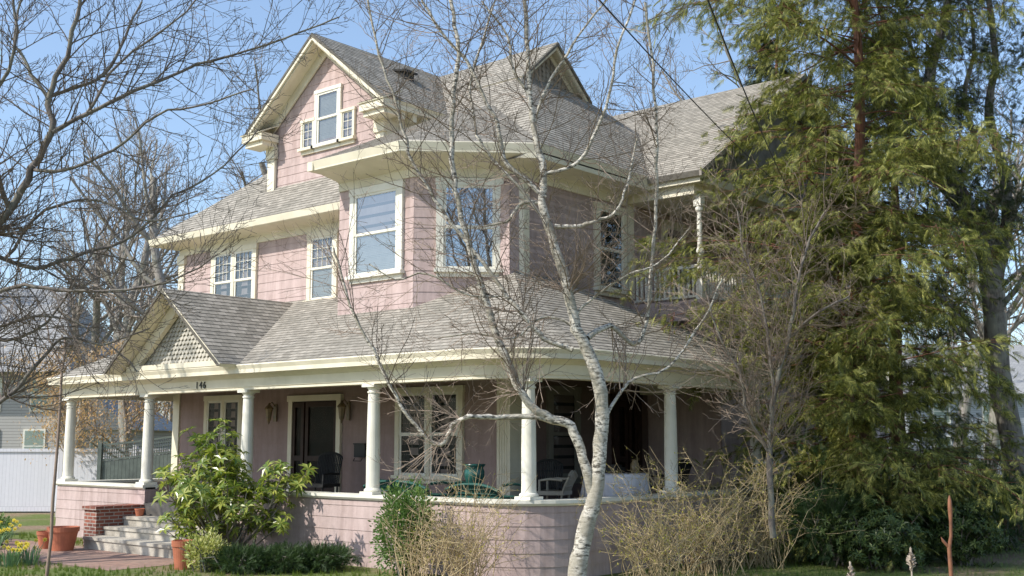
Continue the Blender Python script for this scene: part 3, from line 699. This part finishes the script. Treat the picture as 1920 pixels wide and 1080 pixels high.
birch=[
 ([(1066,1130),(1078,1075),(1092,1000),(1112,930),(1126,830),(1127,740),(1105,672),(1078,605),(1060,525),(1036,450),(1018,385),(1022,330),(1006,262),(994,180),(990,90),(985,-30)],18.5,3.5,.5),
 ([(1112,930),(1092,860),(1068,800),(1030,786),(992,760),(962,705),(925,620),(898,530),(875,455),(856,380),(846,300),(846,200),(856,100),(850,40),(836,-40)],10,3.2,.3),
 ([(1060,796,0),(1000,784),(930,784),(880,784,-.2),(850,800),(828,835),(795,815),(742,745),(700,662),(662,600),(640,530),(620,470)],6,2,.3),
 ([(1075,660),(1020,640),(985,600),(950,560),(905,500),(850,430),(800,360),(762,290),(735,190),(703,100),(675,-20)],5.5,2.2,.2),
 ([(1100,640),(1150,612,.4),(1195,645,.5),(1222,600,.6),(1238,450,.6),(1246,300,.5),(1242,150,.4),(1225,-20,.3)],6,3,.15),
 ([(1024,375),(985,340),(945,300),(930,230),(905,180),(872,110),(820,50),(780,-20)],5.5,2.5,.1),
 ([(1034,440),(985,370),(950,330),(915,290),(890,240),(880,150),(905,60),(930,-20)],3.5,1.8,.1),
 ([(1020,330),(1080,312),(1115,262),(1148,180),(1165,90),(1205,-20)],4.2,2,.1),
 ([(1040,430),(1085,430),(1118,420),(1160,400),(1180,350),(1200,260)],5,1.8,.2),
 ([(1000,250),(1018,180),(1060,110),(1090,60),(1150,-20)],3.5,1.8,.1),
 ([(1018,385),(980,385),(950,420),(900,430)],4.5,1.8,.3),
 ([(1128,800),(1180,720,.3),(1260,690,.4),(1330,600,.5),(1370,520,.5)],3.5,1.7,.2),
 ([(1085,620),(1020,600),(960,640),(890,630),(820,640)],3,1.4,.2),
 ([(1075,600),(1120,560),(1180,520),(1240,500),(1300,430)],3,1.4,.1),
 ([(950,560),(880,560),(800,520),(740,530),(690,500)],2.6,1.2,.1),
 ([(994,180),(960,120),(950,60),(900,-10)],3.5,1.8,.1)]
traced('birch_tree',17.2,birch,TW,(BIRCH,TWIGB),'leafless multi-stemmed birch with pale mottled bark before the porch',.14,seed=3,twigL=(.5,1.5))
TWL=dict(TW); TWL.update(nc=(5,3,2),up=.04,wob=.09)
left=[
 ([(-230,1150),(-225,900),(-200,700),(-150,560),(-60,470),(0,400),(40,320),(75,245),(62,180),(92,100),(110,0),(120,-100)],13,3,.4),
 ([(75,250),(140,212),(230,168),(330,95,.4),(420,62,.5),(520,20,.6),(600,-30,.8)],5,1.6,.05),
 ([(40,320),(120,335,-.3),(220,300,-.4),(300,240,-.5),(390,222,-.5),(480,190,-.5)],4,1.3,.05),
 ([(-60,470),(30,500,.3),(120,470,.4),(210,432,.5),(280,350,.6),(350,300,.8),(430,200,1)],5.5,1.5,.1),
 ([(-150,560),(-40,560),(60,548,-.3),(150,560,-.4),(260,560,-.5),(350,545,-.6),(430,500,-.6)],5,1.3,.2),
 ([(-200,700),(-60,780),(20,742),(60,700),(115,640),(190,650),(280,620)],6,1.3,.3),
 ([(62,180),(20,120),(-10,60),(0,-40)],4,2,.0),
 ([(62,180),(150,120,.3),(180,40,.4),(205,-40,.5)],4,2,.0),
 ([(0,400),(-20,250,-.4),(30,120,-.5),(20,-30,-.6)],5,2,.0),
 ([(0,490),(70,400),(170,380),(260,420),(360,400)],3.5,1.3,.0),
 ([(140,212),(200,110),(300,30),(380,-40)],3.5,1.5,.0),
 ([(-200,700),(-60,640),(60,600),(160,620),(260,700)],4,1.3,.1),
 ([(-150,560),(-20,640),(80,610),(160,480),(200,400)],4.5,1.3,.2)]
traced('street_tree',12.5,left,TWL,(BARKD,TWIGD),'dark-barked leafless tree with long reaching limbs and fine twigs',.11,seed=9,twigL=(.4,1.0))
sm=[([(1440,1000),(1438,850),(1450,740),(1480,640),(1500,540),(1520,470),(1560,400)],6.5,2,.2),
 ([(1438,850),(1400,780),(1385,700),(1350,640),(1330,560)],4,1.5,.2),([(1450,740),(1440,640),(1430,560),(1400,480),(1390,400)],4,1.5,.1),([(1480,640),(1540,590),(1600,560)],3.5,1.5,.1)]
traced('young_tree',20.3,sm,TW,(BARKD,TWIGB),'slender leafless young tree beside the side porch',.075,seed=13,twigL=(.6,1.5))
sp=[([(108,1110),(112,1000),(114,850),(118,700),(120,640)],3.6,2.2,.8),([(118,700),(90,640),(80,600)],2,1,.2),([(118,700),(150,650),(165,610)],2,1,.2)]
traced('sapling',19.6,sp,TW,(plain('sapling_bark',(.34,.25,.19),(.24,.17,.13),6),TWIGG),'thin upright young sapling beside the brick path',.3,seed=14,twigL=(.2,.5))
TWD=dict(TW); TWD.update(nc=(5,4,2),lr=[.6,.55,.5],rmin=.004,seg=.35)
old=[([(1905,1000),(1895,860),(1872,700),(1868,560),(1850,440),(1812,350),(1780,260),(1770,150),(1800,40),(1830,-60)],26,7,.4),
 ([(1868,560),(1900,450),(1905,330),(1880,220),(1900,100),(1890,-40)],14,5,.1),
 ([(1850,440),(1770,330),(1715,270),(1690,200),(1700,100),(1670,-30)],11,4,.1),
 ([(1780,260),(1735,210),(1745,120),(1720,20)],7,3,.1),
 ([(1812,350),(1850,280),(1835,180),(1860,80),(1850,-30)],8,3,.1),
 ([(1872,700),(1800,600),(1745,540),(1700,520)],8,3,.2),
 ([(1868,600),(1920,540),(1960,480)],8,3,.2),
 ([(1850,440),(1790,420),(1740,430),(1690,400)],6,2,.1)]
e_old,T_old=traced('old_tree',26.5,old,TWD,(BARKD,BARKD),'massive dark-barked open-branched tree with ivy clumps beside the cedars',.26,seed=33,twigL=(.9,2.0))
tp=np.array([tuple(t) for t in T_old.tips]); rs_=np.random.default_rng(4); sel=rs_.random(len(tp))<.5; tp=tp[sel]; tp=np.repeat(tp,3,0)+rs_.normal(0,.13,(sel.sum()*3,3))
temp_mesh('foliage',SPR,tp,frames(rs_.normal(0,1,tp.shape)+[0,0,-.6],roll=rs_.uniform(0,6,len(tp))),rs_.uniform(.13,.26,len(tp)),CEDAR2,e_old)
# ---------------------------------- conifers
LEFTD=Vector((-.7604,-.6494,0))
def conifer(loc,h,rad,z0,nb,seed,mat,matb,label,rt=.22,lean=(0,0),prof=.6,size=(.4,.7),gap=.0,dens=1.0,bias=0):
    rnd=random.Random(seed); e=empty('cedar_tree',tuple(loc),label,'tree'); tr=MB()
    base=Vector(loc)
    def axis(z): t=z/h; return base+Vector((lean[0]*t+.12*math.sin(z*.6+seed),lean[1]*t+.1*math.cos(z*.5),z))
    zs=[i*h/16 for i in range(17)]; tr.tube([axis(z) for z in zs],[rt*(1-.9*(z/h))*(1.25 if z==0 else 1) for z in zs],12)
    Pp=[];Dd=[];Ss=[]
    for i in range(nb):
        t=(i+rnd.random())/nb; z=z0+(h-z0)*t; a=rnd.uniform(0,2*math.pi)
        L=rad*(1-t)**prof*rnd.uniform(.4,1.15)
        d=Vector((math.cos(a),math.sin(a),0)); L*=1+bias*max(0,d.dot(LEFTD))*(1.2 if z>7 else .6 if z>5 else 0)
        if rnd.random()<gap: continue
        d=Vector((math.cos(a),math.sin(a),rnd.uniform(-.1,.5))).normalized(); p=axis(z); n=7; pts=[p]
        for k_ in range(n):
            d=(d+Vector((rnd.gauss(0,.12),rnd.gauss(0,.12),-.05+rnd.gauss(0,.07)))).normalized(); p=p+d*L/n; pts.append(p)
            if k_>=2 or (k_==1 and rnd.random()<.7):
                ns=int((2+2.6*(1 if k_<5 else 1.3))*dens*max(.8,L/2.6)+rnd.random())
                for _ in range(ns):
                    side=Vector((-d.y,d.x,0))*rnd.choice((-1,1)); sd=(d*rnd.uniform(.2,1)+side*rnd.uniform(.2,1.1)+Vector((0,0,rnd.uniform(-.7,.25)))).normalized()
                    sl_=L*.17*rnd.uniform(.3,1.6); q=p+Vector((0,0,rnd.gauss(0,.06))); q2=q+sd*sl_
                    if rnd.random()<.4: tr.tube([q,q2],[.007,.003],3)
                    for u in (.25,.6,1.0):
                        qq=q.lerp(q2,u)+Vector((rnd.gauss(0,.05),rnd.gauss(0,.05),rnd.gauss(0,.05))); dd=(sd+Vector((rnd.gauss(0,.6),rnd.gauss(0,.6),rnd.uniform(-.9,.4)))).normalized()
                        Pp.append(tuple(qq)); Dd.append(tuple(dd)); Ss.append(rnd.uniform(*size))
        tr.tube(pts,[max(.022*(1-j/n)*(L/rad+.2),.004) for j in range(n+1)],5)
    tr.build('trunk',matb,e,True)
    P_=np.array(Pp);D_=np.array(Dd);S_=np.array(Ss); F_=frames(D_,roll=rng.normal(0,1.0,len(P_)))
    temp_mesh('crown',SPR,P_,F_,S_,mat,e)
    return e
conifer(lot(23.4,7.2),19,3.4,1.4,330,21,CEDAR,BARKR,'tall cedar with drooping olive green sprays and red-brown trunk',.18,prof=.2,size=(.16,.31),gap=.04,dens=1.05,bias=.35)
conifer(lot(22.5,6.5),7.4,1.9,.8,90,25,CEDAR,BARKR,'smaller feathery cedar crowding the end of the side porch',.10,prof=.45,size=(.15,.28),gap=.0)
conifer(lot(28.5,9.6),13,2.9,1.2,110,22,CEDAR2,BARKR,'dark cedar with ragged gaps in its crown',.22,prof=.55,size=(.17,.32),gap=.12)
conifer(lot(30,7.2),14,2.6,1.5,90,23,CEDAR2,BARKR,'dark green cedar standing close behind the house',.2,prof=.45,size=(.2,.36),gap=.1)
# ---------------------------------- shrubs
def blob_shrub(name,loc,rx,ry,rz,n,size,mat,tmpl,label,seed,bias=.5,stemmat=BARKD):
    rg=np.random.default_rng(seed); e=empty(name,tuple(loc),label,'shrub')
    d=rg.normal(size=(n,3)); d/=np.linalg.norm(d,axis=1)[:,None]
    lump=1+.25*np.sin(d[:,0]*5+seed)*np.cos(d[:,1]*4+d[:,2]*3+seed*2)+rg.normal(0,.10,n)
    rr=(rg.random(n)**.35)*lump
    P=np.stack([d[:,0]*rx*rr,d[:,1]*ry*rr,rz+d[:,2]*rz*rr*.95],1); P[:,2]=np.maximum(P[:,2],.03)
    P+=np.array(loc)
    D=d+rg.normal(0,.5,(n,3))+np.array([0,0,bias]); F=frames(D,roll=rg.uniform(0,6.3,n))
    temp_mesh('foliage',tmpl,P,F,rg.uniform(size*.7,size*1.3,n),mat,e)
    st=MB(); rnd=random.Random(seed)
    for i in range(14):
        b=Vector(loc)+Vector((rnd.gauss(0,.12),rnd.gauss(0,.12),0)); a=rnd.uniform(0,6.28); t=b+Vector((math.cos(a)*rx*.7,math.sin(a)*ry*.7,rz*rnd.uniform(.9,1.7)))
        st.tube([b,(b+t)/2+Vector((0,0,.15)),t],[.018,.012,.006],5)
    st.build('stem',stemmat,e); return e
SPY=spray_t(8,.4,.05,.1)
i=0
for (f_,l_,rx,rz,nn) in [(21.6,5.9,.9,.7,1400),(22.3,7.4,1.1,.95,1900),(23.5,9.0,1.2,1.0,1600),(23.0,6.2,.9,1.1,1400),(24.5,10.4,1.2,.8,1100)]:
    i+=1; blob_shrub('yew_shrub',lot(f_,l_),rx,rx,rz,nn,.2,YEW,SPY,'dense dark green yew shrub below the cedars',30+i,.3)
LQ=leaf_t(1,.5,.05); W5=whorl_t(6,.3)
for j,(f_,l_,rx,rz,nn) in enumerate([(20.9,6.5,.9,.62,800),(21.5,8.2,.8,.6,700)]):
    blob_shrub('laurel_shrub',lot(f_,l_),rx,rx,rz,nn,.11,LAUR,W5,'dark broad-leaved evergreen shrub in front of the cedars',130+j,.6)
blob_shrub('evergreen_shrub',(-2.45,-.5,GZ),.5,.45,.78,6500,.062,BOX,LQ,'upright glossy evergreen shrub against the pink porch wall',51,.3)
blob_shrub('variegated_shrub',lot(20.6,-5.35),.38,.38,.33,1500,.07,VARI,LQ,'cream and green variegated shrub beside a terracotta pot',52)
for j,(f_,l_) in enumerate([(20.4,-4.7),(20.5,-4.0),(20.7,-3.4)]): blob_shrub('juniper_shrub',lot(f_,l_),.55,.5,.2,1300,.13,YEW,SPY,'low spreading blue-green juniper along the porch bed',55+j,.2)
rnd=random.Random(61); loc=Vector((-6.85,-.85,GZ)); e=empty('rhododendron',tuple(loc),'broad-leaved rhododendron with light green leaf whorls by the steps','shrub'); st=MB(); Pp=[];Dd=[]
for i in range(44):
    a=rnd.uniform(0,6.28); rad=rnd.uniform(.2,2.05); hh=rnd.uniform(.8,2.65)*(1.08-.23*rad); t=loc+Vector((math.cos(a)*rad*.97,math.sin(a)*rad*.6,hh)); md=loc.lerp(t,.5)+Vector((rnd.gauss(0,.1),rnd.gauss(0,.1),-.05))
    st.tube([loc+Vector((rnd.gauss(0,.06),rnd.gauss(0,.06),0)),md,t],[.022,.016,.009],6)
    for j in range(11):
        q=md.lerp(t,rnd.uniform(.3,1)); d=Vector((rnd.gauss(0,1),rnd.gauss(0,1),rnd.uniform(.1,1.4))).normalized(); t2=q+d*rnd.uniform(.12,.42)
        st.tube([q,t2],[.007,.005],4); Pp.append(tuple(t2)); Dd.append(tuple((d+Vector((0,0,.6))).normalized()))
st.build('stem',BARKD,e); Pp=np.array(Pp); W=whorl_t(8,.2)
temp_mesh('foliage',W,Pp,frames(np.array(Dd),roll=rng.uniform(0,6.28,len(Pp))),rng.uniform(.14,.23,len(Pp)),RHOD,e)
def twiggy(loc,rad,h,n,seed,label,mat=TWIGY,buds=True,nb=3,rs=.0072):
    rnd=random.Random(seed); e=empty('twiggy_shrub',tuple(loc),label,'shrub'); st=MB(); Pp=[]
    for i in range(n):
        a=rnd.uniform(0,6.28); p=Vector(loc)+Vector((rnd.gauss(0,.2),rnd.gauss(0,.2),0))*rad*1.1; L=h*rnd.uniform(.5,1.25)
        d=Vector((math.cos(a)*rnd.uniform(.1,.75),math.sin(a)*rnd.uniform(.1,.75),1)).normalized()
        pts=[p]; m_=9
        for k_ in range(m_):
            d=(d+Vector((rnd.gauss(0,.19),rnd.gauss(0,.19),rnd.gauss(0,.12)-.05*(k_/m_)*2))).normalized(); p=p+d*L/m_
            if p.z<GZ+.05: p.z=GZ+.05
            pts.append(p)
        st.tube(pts,[rs*(1-.65*k_/m_) for k_ in range(m_+1)],4)
        for j in range(6):
            k_=rnd.randint(2,m_-1); q=pts[k_].lerp(pts[k_+1],rnd.random()); dd=Vector((rnd.gauss(0,1),rnd.gauss(0,1),rnd.uniform(-.4,1.3))).normalized(); Ls=rnd.uniform(.12,.42)*h*.6
            m1=q+dd*Ls*.5+Vector((rnd.gauss(0,.02),rnd.gauss(0,.02),.02)); t2=q+dd*Ls+Vector((rnd.gauss(0,.05),rnd.gauss(0,.05),.03)); st.tube([q,m1,t2],[.0038,.003,.0022],3)
            t3=m1+Vector((rnd.gauss(0,.1),rnd.gauss(0,.1),rnd.uniform(-.03,.14))); st.tube([m1,t3],[.0028,.002],3)
            for _ in range(nb): Pp.append(tuple(q.lerp(t2,rnd.uniform(.2,1))))
    st.build('stem',mat,e)
    if buds:
        Pp=np.array(Pp); D=rng.normal(0,1,Pp.shape)+[0,0,.7]; temp_mesh('leaf_buds',LQ,Pp,frames(D),rng.uniform(.02,.05,len(Pp)),BUDS,e)
twiggy((-.85,-.95,GZ),1.0,1.75,75,71,'bare tan twiggy shrub in front of the porch corner',nb=1)
twiggy((-1.8,-.9,GZ),.6,1.35,30,72,'bare tan twiggy shrub in front of the porch corner',nb=1)
twiggy((1.0,1.7,GZ),1.0,1.7,75,73,'yellow-budded forsythia shrub beside the side porch',nb=4)
twiggy((1.0,3.3,GZ),1.15,2.0,92,74,'yellow-budded forsythia shrub beside the side porch',nb=4)
twiggy((1.2,4.9,GZ),1.15,2.1,85,75,'yellow-budded forsythia shrub beside the side porch',nb=4)
twiggy(lot(27,11.3),1.3,2.0,120,76,'russet leafless shrub at the edge of the garden',RUSS,False,rs=.01)
twiggy(lot(30,13.0),1.5,2.2,120,77,'russet leafless shrub at the edge of the garden',RUSS,False,rs=.01)
bt=bare_tree(91,6,.09,(9,7,5,3),3); twb=tree_meshes(bt,BARKG,TWIGG)
tp0=np.array([tuple(t) for t in bt.tips])
for j,(f_,l_,rt_) in enumerate([(35,-13.6,0),(34.5,-11.3,2)]):
    e=place_tree(twb,'beech_tree',lot(f_,l_),rt_,1,'small tree holding pale dry orange leaves near the fence')
    tp=np.repeat(tp0,12,0); tp=tp+rng.normal(0,.25,tp.shape); tp=tp[(tp[:,2]<5.2)&(tp[:,2]>1.2)]
    o=temp_mesh('foliage',LQ,tp,frames(rng.normal(0,1,tp.shape)+[0,0,-.5]),rng.uniform(.06,.12,len(tp)),DRYL); o.parent=e
n=18000; ff=rng.uniform(19.2,34,n)**1.0; ll=rng.uniform(-.48,.5,n)*ff
Pg=np.array([tuple(lot(a,b)) for a,b in zip(ff,ll)])
ok=~((Pg[:,0]<0.2)&(Pg[:,1]>-.1))&~((Pg[:,0]<-7.1)&(Pg[:,1]>-3.15)&(Pg[:,1]<-.9))&~((Pg[:,0]<-7.8)&(Pg[:,0]>-12.1)&(Pg[:,1]>-1.5)&(Pg[:,1]<.3))
Pg=Pg[ok]
GT=[]
for j in range(7):
    a=random.uniform(0,6.28); r_=random.uniform(.1,.5); x=math.cos(a);y=math.sin(a); GT.append([(x*.1,y*.1-.04,0),(x*.1,y*.1+.04,0),(x*r_,y*r_,random.uniform(.6,1.1))])
F_=np.tile(np.eye(3),(len(Pg),1,1)); temp=temp_mesh('grass',GT,Pg,F_,rng.uniform(.05,.13,len(Pg)),GRASSM); tag(temp,'patchy spring grass around the beds','grass',kind='stuff')
def clump(name,loc,n,h,mat,label,flowers=False,seed=1):
    rnd=random.Random(seed); e=empty(name,tuple(loc),label,'plant'); m=MB(); fl=MB()
    for i in range(n):
        a=rnd.uniform(0,6.28); r_=rnd.uniform(0,.22); b=Vector(loc)+Vector((math.cos(a)*r_,math.sin(a)*r_,0)); d=Vector((math.cos(a),math.sin(a),0))*rnd.uniform(.05,.3); hh=h*rnd.uniform(.7,1.1); w_=Vector((-math.sin(a),math.cos(a),0))*.011
        p1=b+d*.4+Vector((0,0,hh*.7)); p2=b+d+Vector((0,0,hh)); m.face([b-w_,b+w_,p1+w_,p1-w_]); m.face([p1-w_,p1+w_,p2])
        if flowers and i%4==0:
            c_=p2+Vector((0,0,.04)); f3=Vector((.65,-.75,0.1)).normalized(); u=f3.orthogonal().normalized(); v=f3.cross(u)
            for k_ in range(6):
                an=k_*math.pi/3; q=u*math.cos(an)+v*math.sin(an); q2=u*math.cos(an+.4)+v*math.sin(an+.4); q3=u*math.cos(an-.4)+v*math.sin(an-.4); fl.face([c_,c_+q2*.03,c_+q*.05,c_+q3*.03])
            fl.tube([c_,c_+f3*.03],[.012,.017],8); m.tube([b,c_],[.004,.004],3)
    m.build('leaves',mat,e)
    if flowers: fl.build('flowers',DAFF,e)
for j,(f_,l_) in enumerate([(27,-11.8),(26.4,-11.5),(24.6,-10.9),(21.3,-9.1),(21.6,-8.9)]): clump('daffodil_clump',lot(f_,l_),40,.35,SPIKE,'clump of daffodils with yellow flowers in the lawn',True,80+j)
for j,(f_,l_) in enumerate([(21.6,-3.5),(21.7,-3.1),(21.2,-4.4)]): clump('bulb_clump',lot(f_,l_),60,.42,SPIKE,'spiky blue-green bulb leaves at the foot of the porch wall',False,90+j)
for j,(f_,l_) in enumerate([(25.5,-11.4),(28.5,-12.6)]): blob_shrub('azalea_shrub',lot(f_,l_),.4,.4,.25,900,.07,BOX,LQ,'small round green shrub in the front lawn',95+j)
def pot(loc,r_,h,label):
    x,y,z=loc; m=MB(); m.lathe(x,y,[(r_*.68,z),(r_*.93,z+h*.78),(r_*.93,z+h*.8),(r_,z+h*.8),(r_*1.02,z+h),(r_*.92,z+h),(r_*.86,z+h*.85)],28); o=m.build('flower_pot',TERRA); tag(o,label,'flower pot')
pot(lot(24.4,-9.35,GZ+.006),.32,.48,'large terracotta flower pot on the path by the brick pier')
pot(lot(24.8,-9.85,GZ+.006),.2,.36,'smaller terracotta flower pot next to a larger one')
pot(lot(20.9,-5.85),.21,.5,'tall terracotta pot at the end of the porch steps')
pot((-11.25,-.02,.432),.11,.16,'small terracotta pot standing on the porch steps')
# ---------------------------------- fences & neighbours
def lotpoly(mb,hs):
    for poly,mi,sh in convex(hs):
        q=[lot(p.x,p.y,p.z) for p in poly]
        if sh: mb.shingles(q,mi)
        else: mb.face(q,mi)
def lbox(mb,f0,f1,l0,l1,z0,z1,mi=0): lotpoly(mb,[((-1,0,0),-f0,mi,0),((1,0,0),f1,mi,0),((0,-1,0),-l0,mi,0),((0,1,0),l1,mi,0),((0,0,-1),-z0,mi,0),((0,0,1),z1,mi,0)])
m=MB(); lbox(m,37,37.06,-26,-10.5,GZ+.05,1.72); lbox(m,36.96,37.1,-26,-10.5,1.72,1.82)
for i in range(7): 
    l=-26+i*2.33; lbox(m,36.93,37.13,l-.07,l+.07,GZ,1.93)
o=m.build('vinyl_fence',VINYL); tag(o,'tall white vinyl privacy fence along the side yard','fence')
m=MB()
L0,L1=-11.0,-8.0
def topz(l): t=(l-L0)/(L1-L0); return 1.95+.4*t**1.3
nb=30
for i in range(nb):
    l=L0+(L1-L0)*i/nb; lbox(m,31,31.03,l+.003,l+(L1-L0)/nb-.003,GZ,topz(l)-.42)
for i in range(50):
    l=L0+(L1-L0)*i/50; z0=topz(l)-.4; z1=topz(l)-.03; lbox(m,31.005,31.02,l,l+.02,z0,z1)
for j in range(5):
    for i in range(20):
        la=L0+(L1-L0)*i/20; lb_=L0+(L1-L0)*(i+1)/20; za=topz(la)-.42+j*.1; zb=topz(lb_)-.42+j*.1
        th=.05 if j in(0,4) else .018
        m.prism([lot(30.99,la,za),lot(30.99,lb_,zb),lot(30.99,lb_,zb+th),lot(30.99,la,za+th)],tuple(lot(31.05,0,0)-lot(31,0,0)))
for l in (L0,L1): lbox(m,30.95,31.07,l-.05,l+.05,GZ,2.0)
o=m.build('lattice_fence',GREENF); tag(o,'weathered grey-green fence with lattice top beside the porch','fence')
def nbwin(par,f,l,z,w_,h):
    m=MB(); lbox(m,f-.06,f,l-w_/2-.08,l+w_/2+.08,z-.08,z+h+.08); o=m.build('window',WHITE,par)
    m=MB(); lbox(m,f-.08,f-.061,l-w_/2,l+w_/2,z,z+h/2-.03); lbox(m,f-.08,f-.061,l-w_/2,l+w_/2,z+h/2+.03,z+h); m.build('glass',DG,o)
N=empty('neighbour_house',tuple(lot(57,-26)),'beige clapboard neighbouring house with pale grey roof','house')
m=MB(); lbox(m,50,60,-34,-19.3,GZ,5.1); lbox(m,51,58,-19.3,-17.0,GZ,2.6); m.build('wall',BEIGE,N)
m=MB(); lotpoly(m,[((-.75,0,1),5.2-.75*49.4,0,1),((.75,0,1),5.2+.75*60.6,0,1),((0,0,-1),-5.0,1,0),((0,-1,0),34.5,1,0),((0,1,.6),-19.0+.6*5.2,0,1)])
lotpoly(m,[((0,.7,1),2.7-.7*16.7,0,1),((0,0,-1),-2.55,1,0),((-1,0,0),-50.8,1,0),((1,0,0),58.2,1,0),((0,-1,0),19.35,1,0)]); m.build('roof',[ROOFN,BEIGE],N)
for l,z in ((-22.6,1.2),(-20.6,1.2),(-22.6,3.4),(-20.4,3.4),(-18.1,.9)): nbwin(N,50 if l<-19 else 51,l,z,.8,1.3)
N=empty('neighbour_house',tuple(lot(75,30)),'pale grey clapboard house seen through the garden trees','house')
m=MB(); lbox(m,70,80,24,38,GZ,5.0); m.build('wall',GREYS,N)
m=MB(); lotpoly(m,[((-.6,0,1),5.0-.6*69.5,0,1),((.6,0,1),5.0+.6*80.5,0,1),((0,0,-1),-4.9,1,0),((0,-1,0),-23.5,1,0),((0,1,0),38.5,1,0)]); m.build('roof',[ROOFN,WHITE],N)
for l in (26,29,32,35): 
    for z in (1,3.2): nbwin(N,70,l,z,.9,1.3)
def wire(a,b,sag,label):
    m=MB(); pts=[]
    for i in range(25): t=i/24; p=a.lerp(b,t); pts.append(p-Vector((0,0,sag*4*t*(1-t))))
    m.tube(pts,[.009]*25,5); o=m.build('power_line',BLACK); tag(o,label,'wire','service wires to the house')
wire(lot(-6,-5.9,6.6),Vector((-1.3,11.9,8.0)),.55,'black service wire running to the side of the house')
wire(lot(-6,-3.3,6.8),Vector((-1.25,12.1,7.6)),.8,'black service wire running to the side of the house')
rs=plain('rusty_bud_bark',(.27,.115,.06),(.16,.07,.04),20,.6,.1); dh=plain('dry_seed_head',(.50,.42,.34),(.32,.26,.21),30,.9,.5,60)
f_=5; s_=f_/2155; l_=(1768-960)*s_; m=MB()
z1=CZ+(828-925)*s_*1.02; p0=lot(f_,l_+.03,GZ); p1=lot(f_,l_-.012,z1-.22); p2=lot(f_,l_,z1)
m.tube([p0,p1,p1+Vector((.008,.006,.05)),p2-Vector((0,0,.11)),p2-Vector((0,0,.06)),p2-Vector((0,0,.02)),p2],[.010,.009,.007,.007,.010,.008,.002],10); m.tube([p1,p1+Vector((-.02,-.015,.03)),p1+Vector((-.025,-.02,.045))],[.007,.006,.001],7)
o=m.build('budding_shoot',rs,None,True); tag(o,'single rusty brown budding shoot rising from the ground','plant')
for px_,y1,f_ in [(1692,1020,5.3),(1580,1045,5.6)]:
    s_=f_/2155; l_=(px_-960)*s_; z1=CZ+(828-y1)*s_*1.02; p0=lot(f_,l_,GZ); p2=lot(f_,l_,z1)
    e=empty('dried_flower',tuple(p0),'pale dried flower head on a thin stem','plant','dried flower stems')
    m=MB(); m.tube([p0,p2-Vector((0,0,.08))],[.005,.004],6); m.build('stem',dh,e)
    m=MB(); rnd=random.Random(int(px_))
    for i in range(60):
        t=rnd.random(); a=rnd.uniform(0,6.28); rr=.022*math.sin(math.pi*min(.95,t+.15)); q=p2-Vector((0,0,.10*(1-t)))
        m.tube([q,q+Vector((math.cos(a)*rr,math.sin(a)*rr,.012))],[.005,.003],4)
    m.build('flower_head',dh,e)
# ------------------------------------------------------------------ light, sky, camera
az,el=R(-114),R(43)
S=Vector((math.cos(el)*math.cos(az),math.cos(el)*math.sin(az),math.sin(el)))
sl=bpy.data.lights.new('sun','SUN'); sl.energy=5.0; sl.angle=R(.5); sl.color=(1,.955,.88)
so=bpy.data.objects.new('sun',sl); COL.objects.link(so); so.rotation_euler=S.to_track_quat('Z','Y').to_euler(); so.location=(0,-20,30)
wd=bpy.data.worlds.new('World'); scene.world=wd; wd.use_nodes=True; t=wd.node_tree
sk=t.nodes.new('ShaderNodeTexSky'); sk.sky_type='NISHITA'; sk.sun_disc=False; sk.sun_elevation=el; sk.sun_rotation=R(90)-az; sk.air_density=1.0; sk.dust_density=1.2; sk.ozone_density=1.2
m1=t.nodes.new('ShaderNodeMix'); m1.data_type='RGBA'; m1.blend_type='MULTIPLY'; m1.inputs[0].default_value=1; m1.inputs[7].default_value=(1.2,1.25,1.3,1)
m2=t.nodes.new('ShaderNodeMix'); m2.data_type='RGBA'; m2.blend_type='ADD'; m2.inputs[0].default_value=1; m2.inputs[7].default_value=(.85,1.2,1.7,1)
t.links.new(sk.outputs[0],m1.inputs[6]); t.links.new(m1.outputs[2],m2.inputs[6])
bg=t.nodes['Background']; bg.inputs[1].default_value=.135; t.links.new(m2.outputs[2],bg.inputs[0])
cam=bpy.data.cameras.new('camera'); co=bpy.data.objects.new('camera',cam); COL.objects.link(co)
co.location=(CX,CY,CZ); co.rotation_euler=(R(97.6),0,R(40.5)); cam.lens=40.4; cam.sensor_width=36; cam.clip_end=2000; cam.clip_start=.1
scene.camera=co
scene.view_settings.view_transform='Standard'; scene.view_settings.look='None'; scene.view_settings.exposure=0
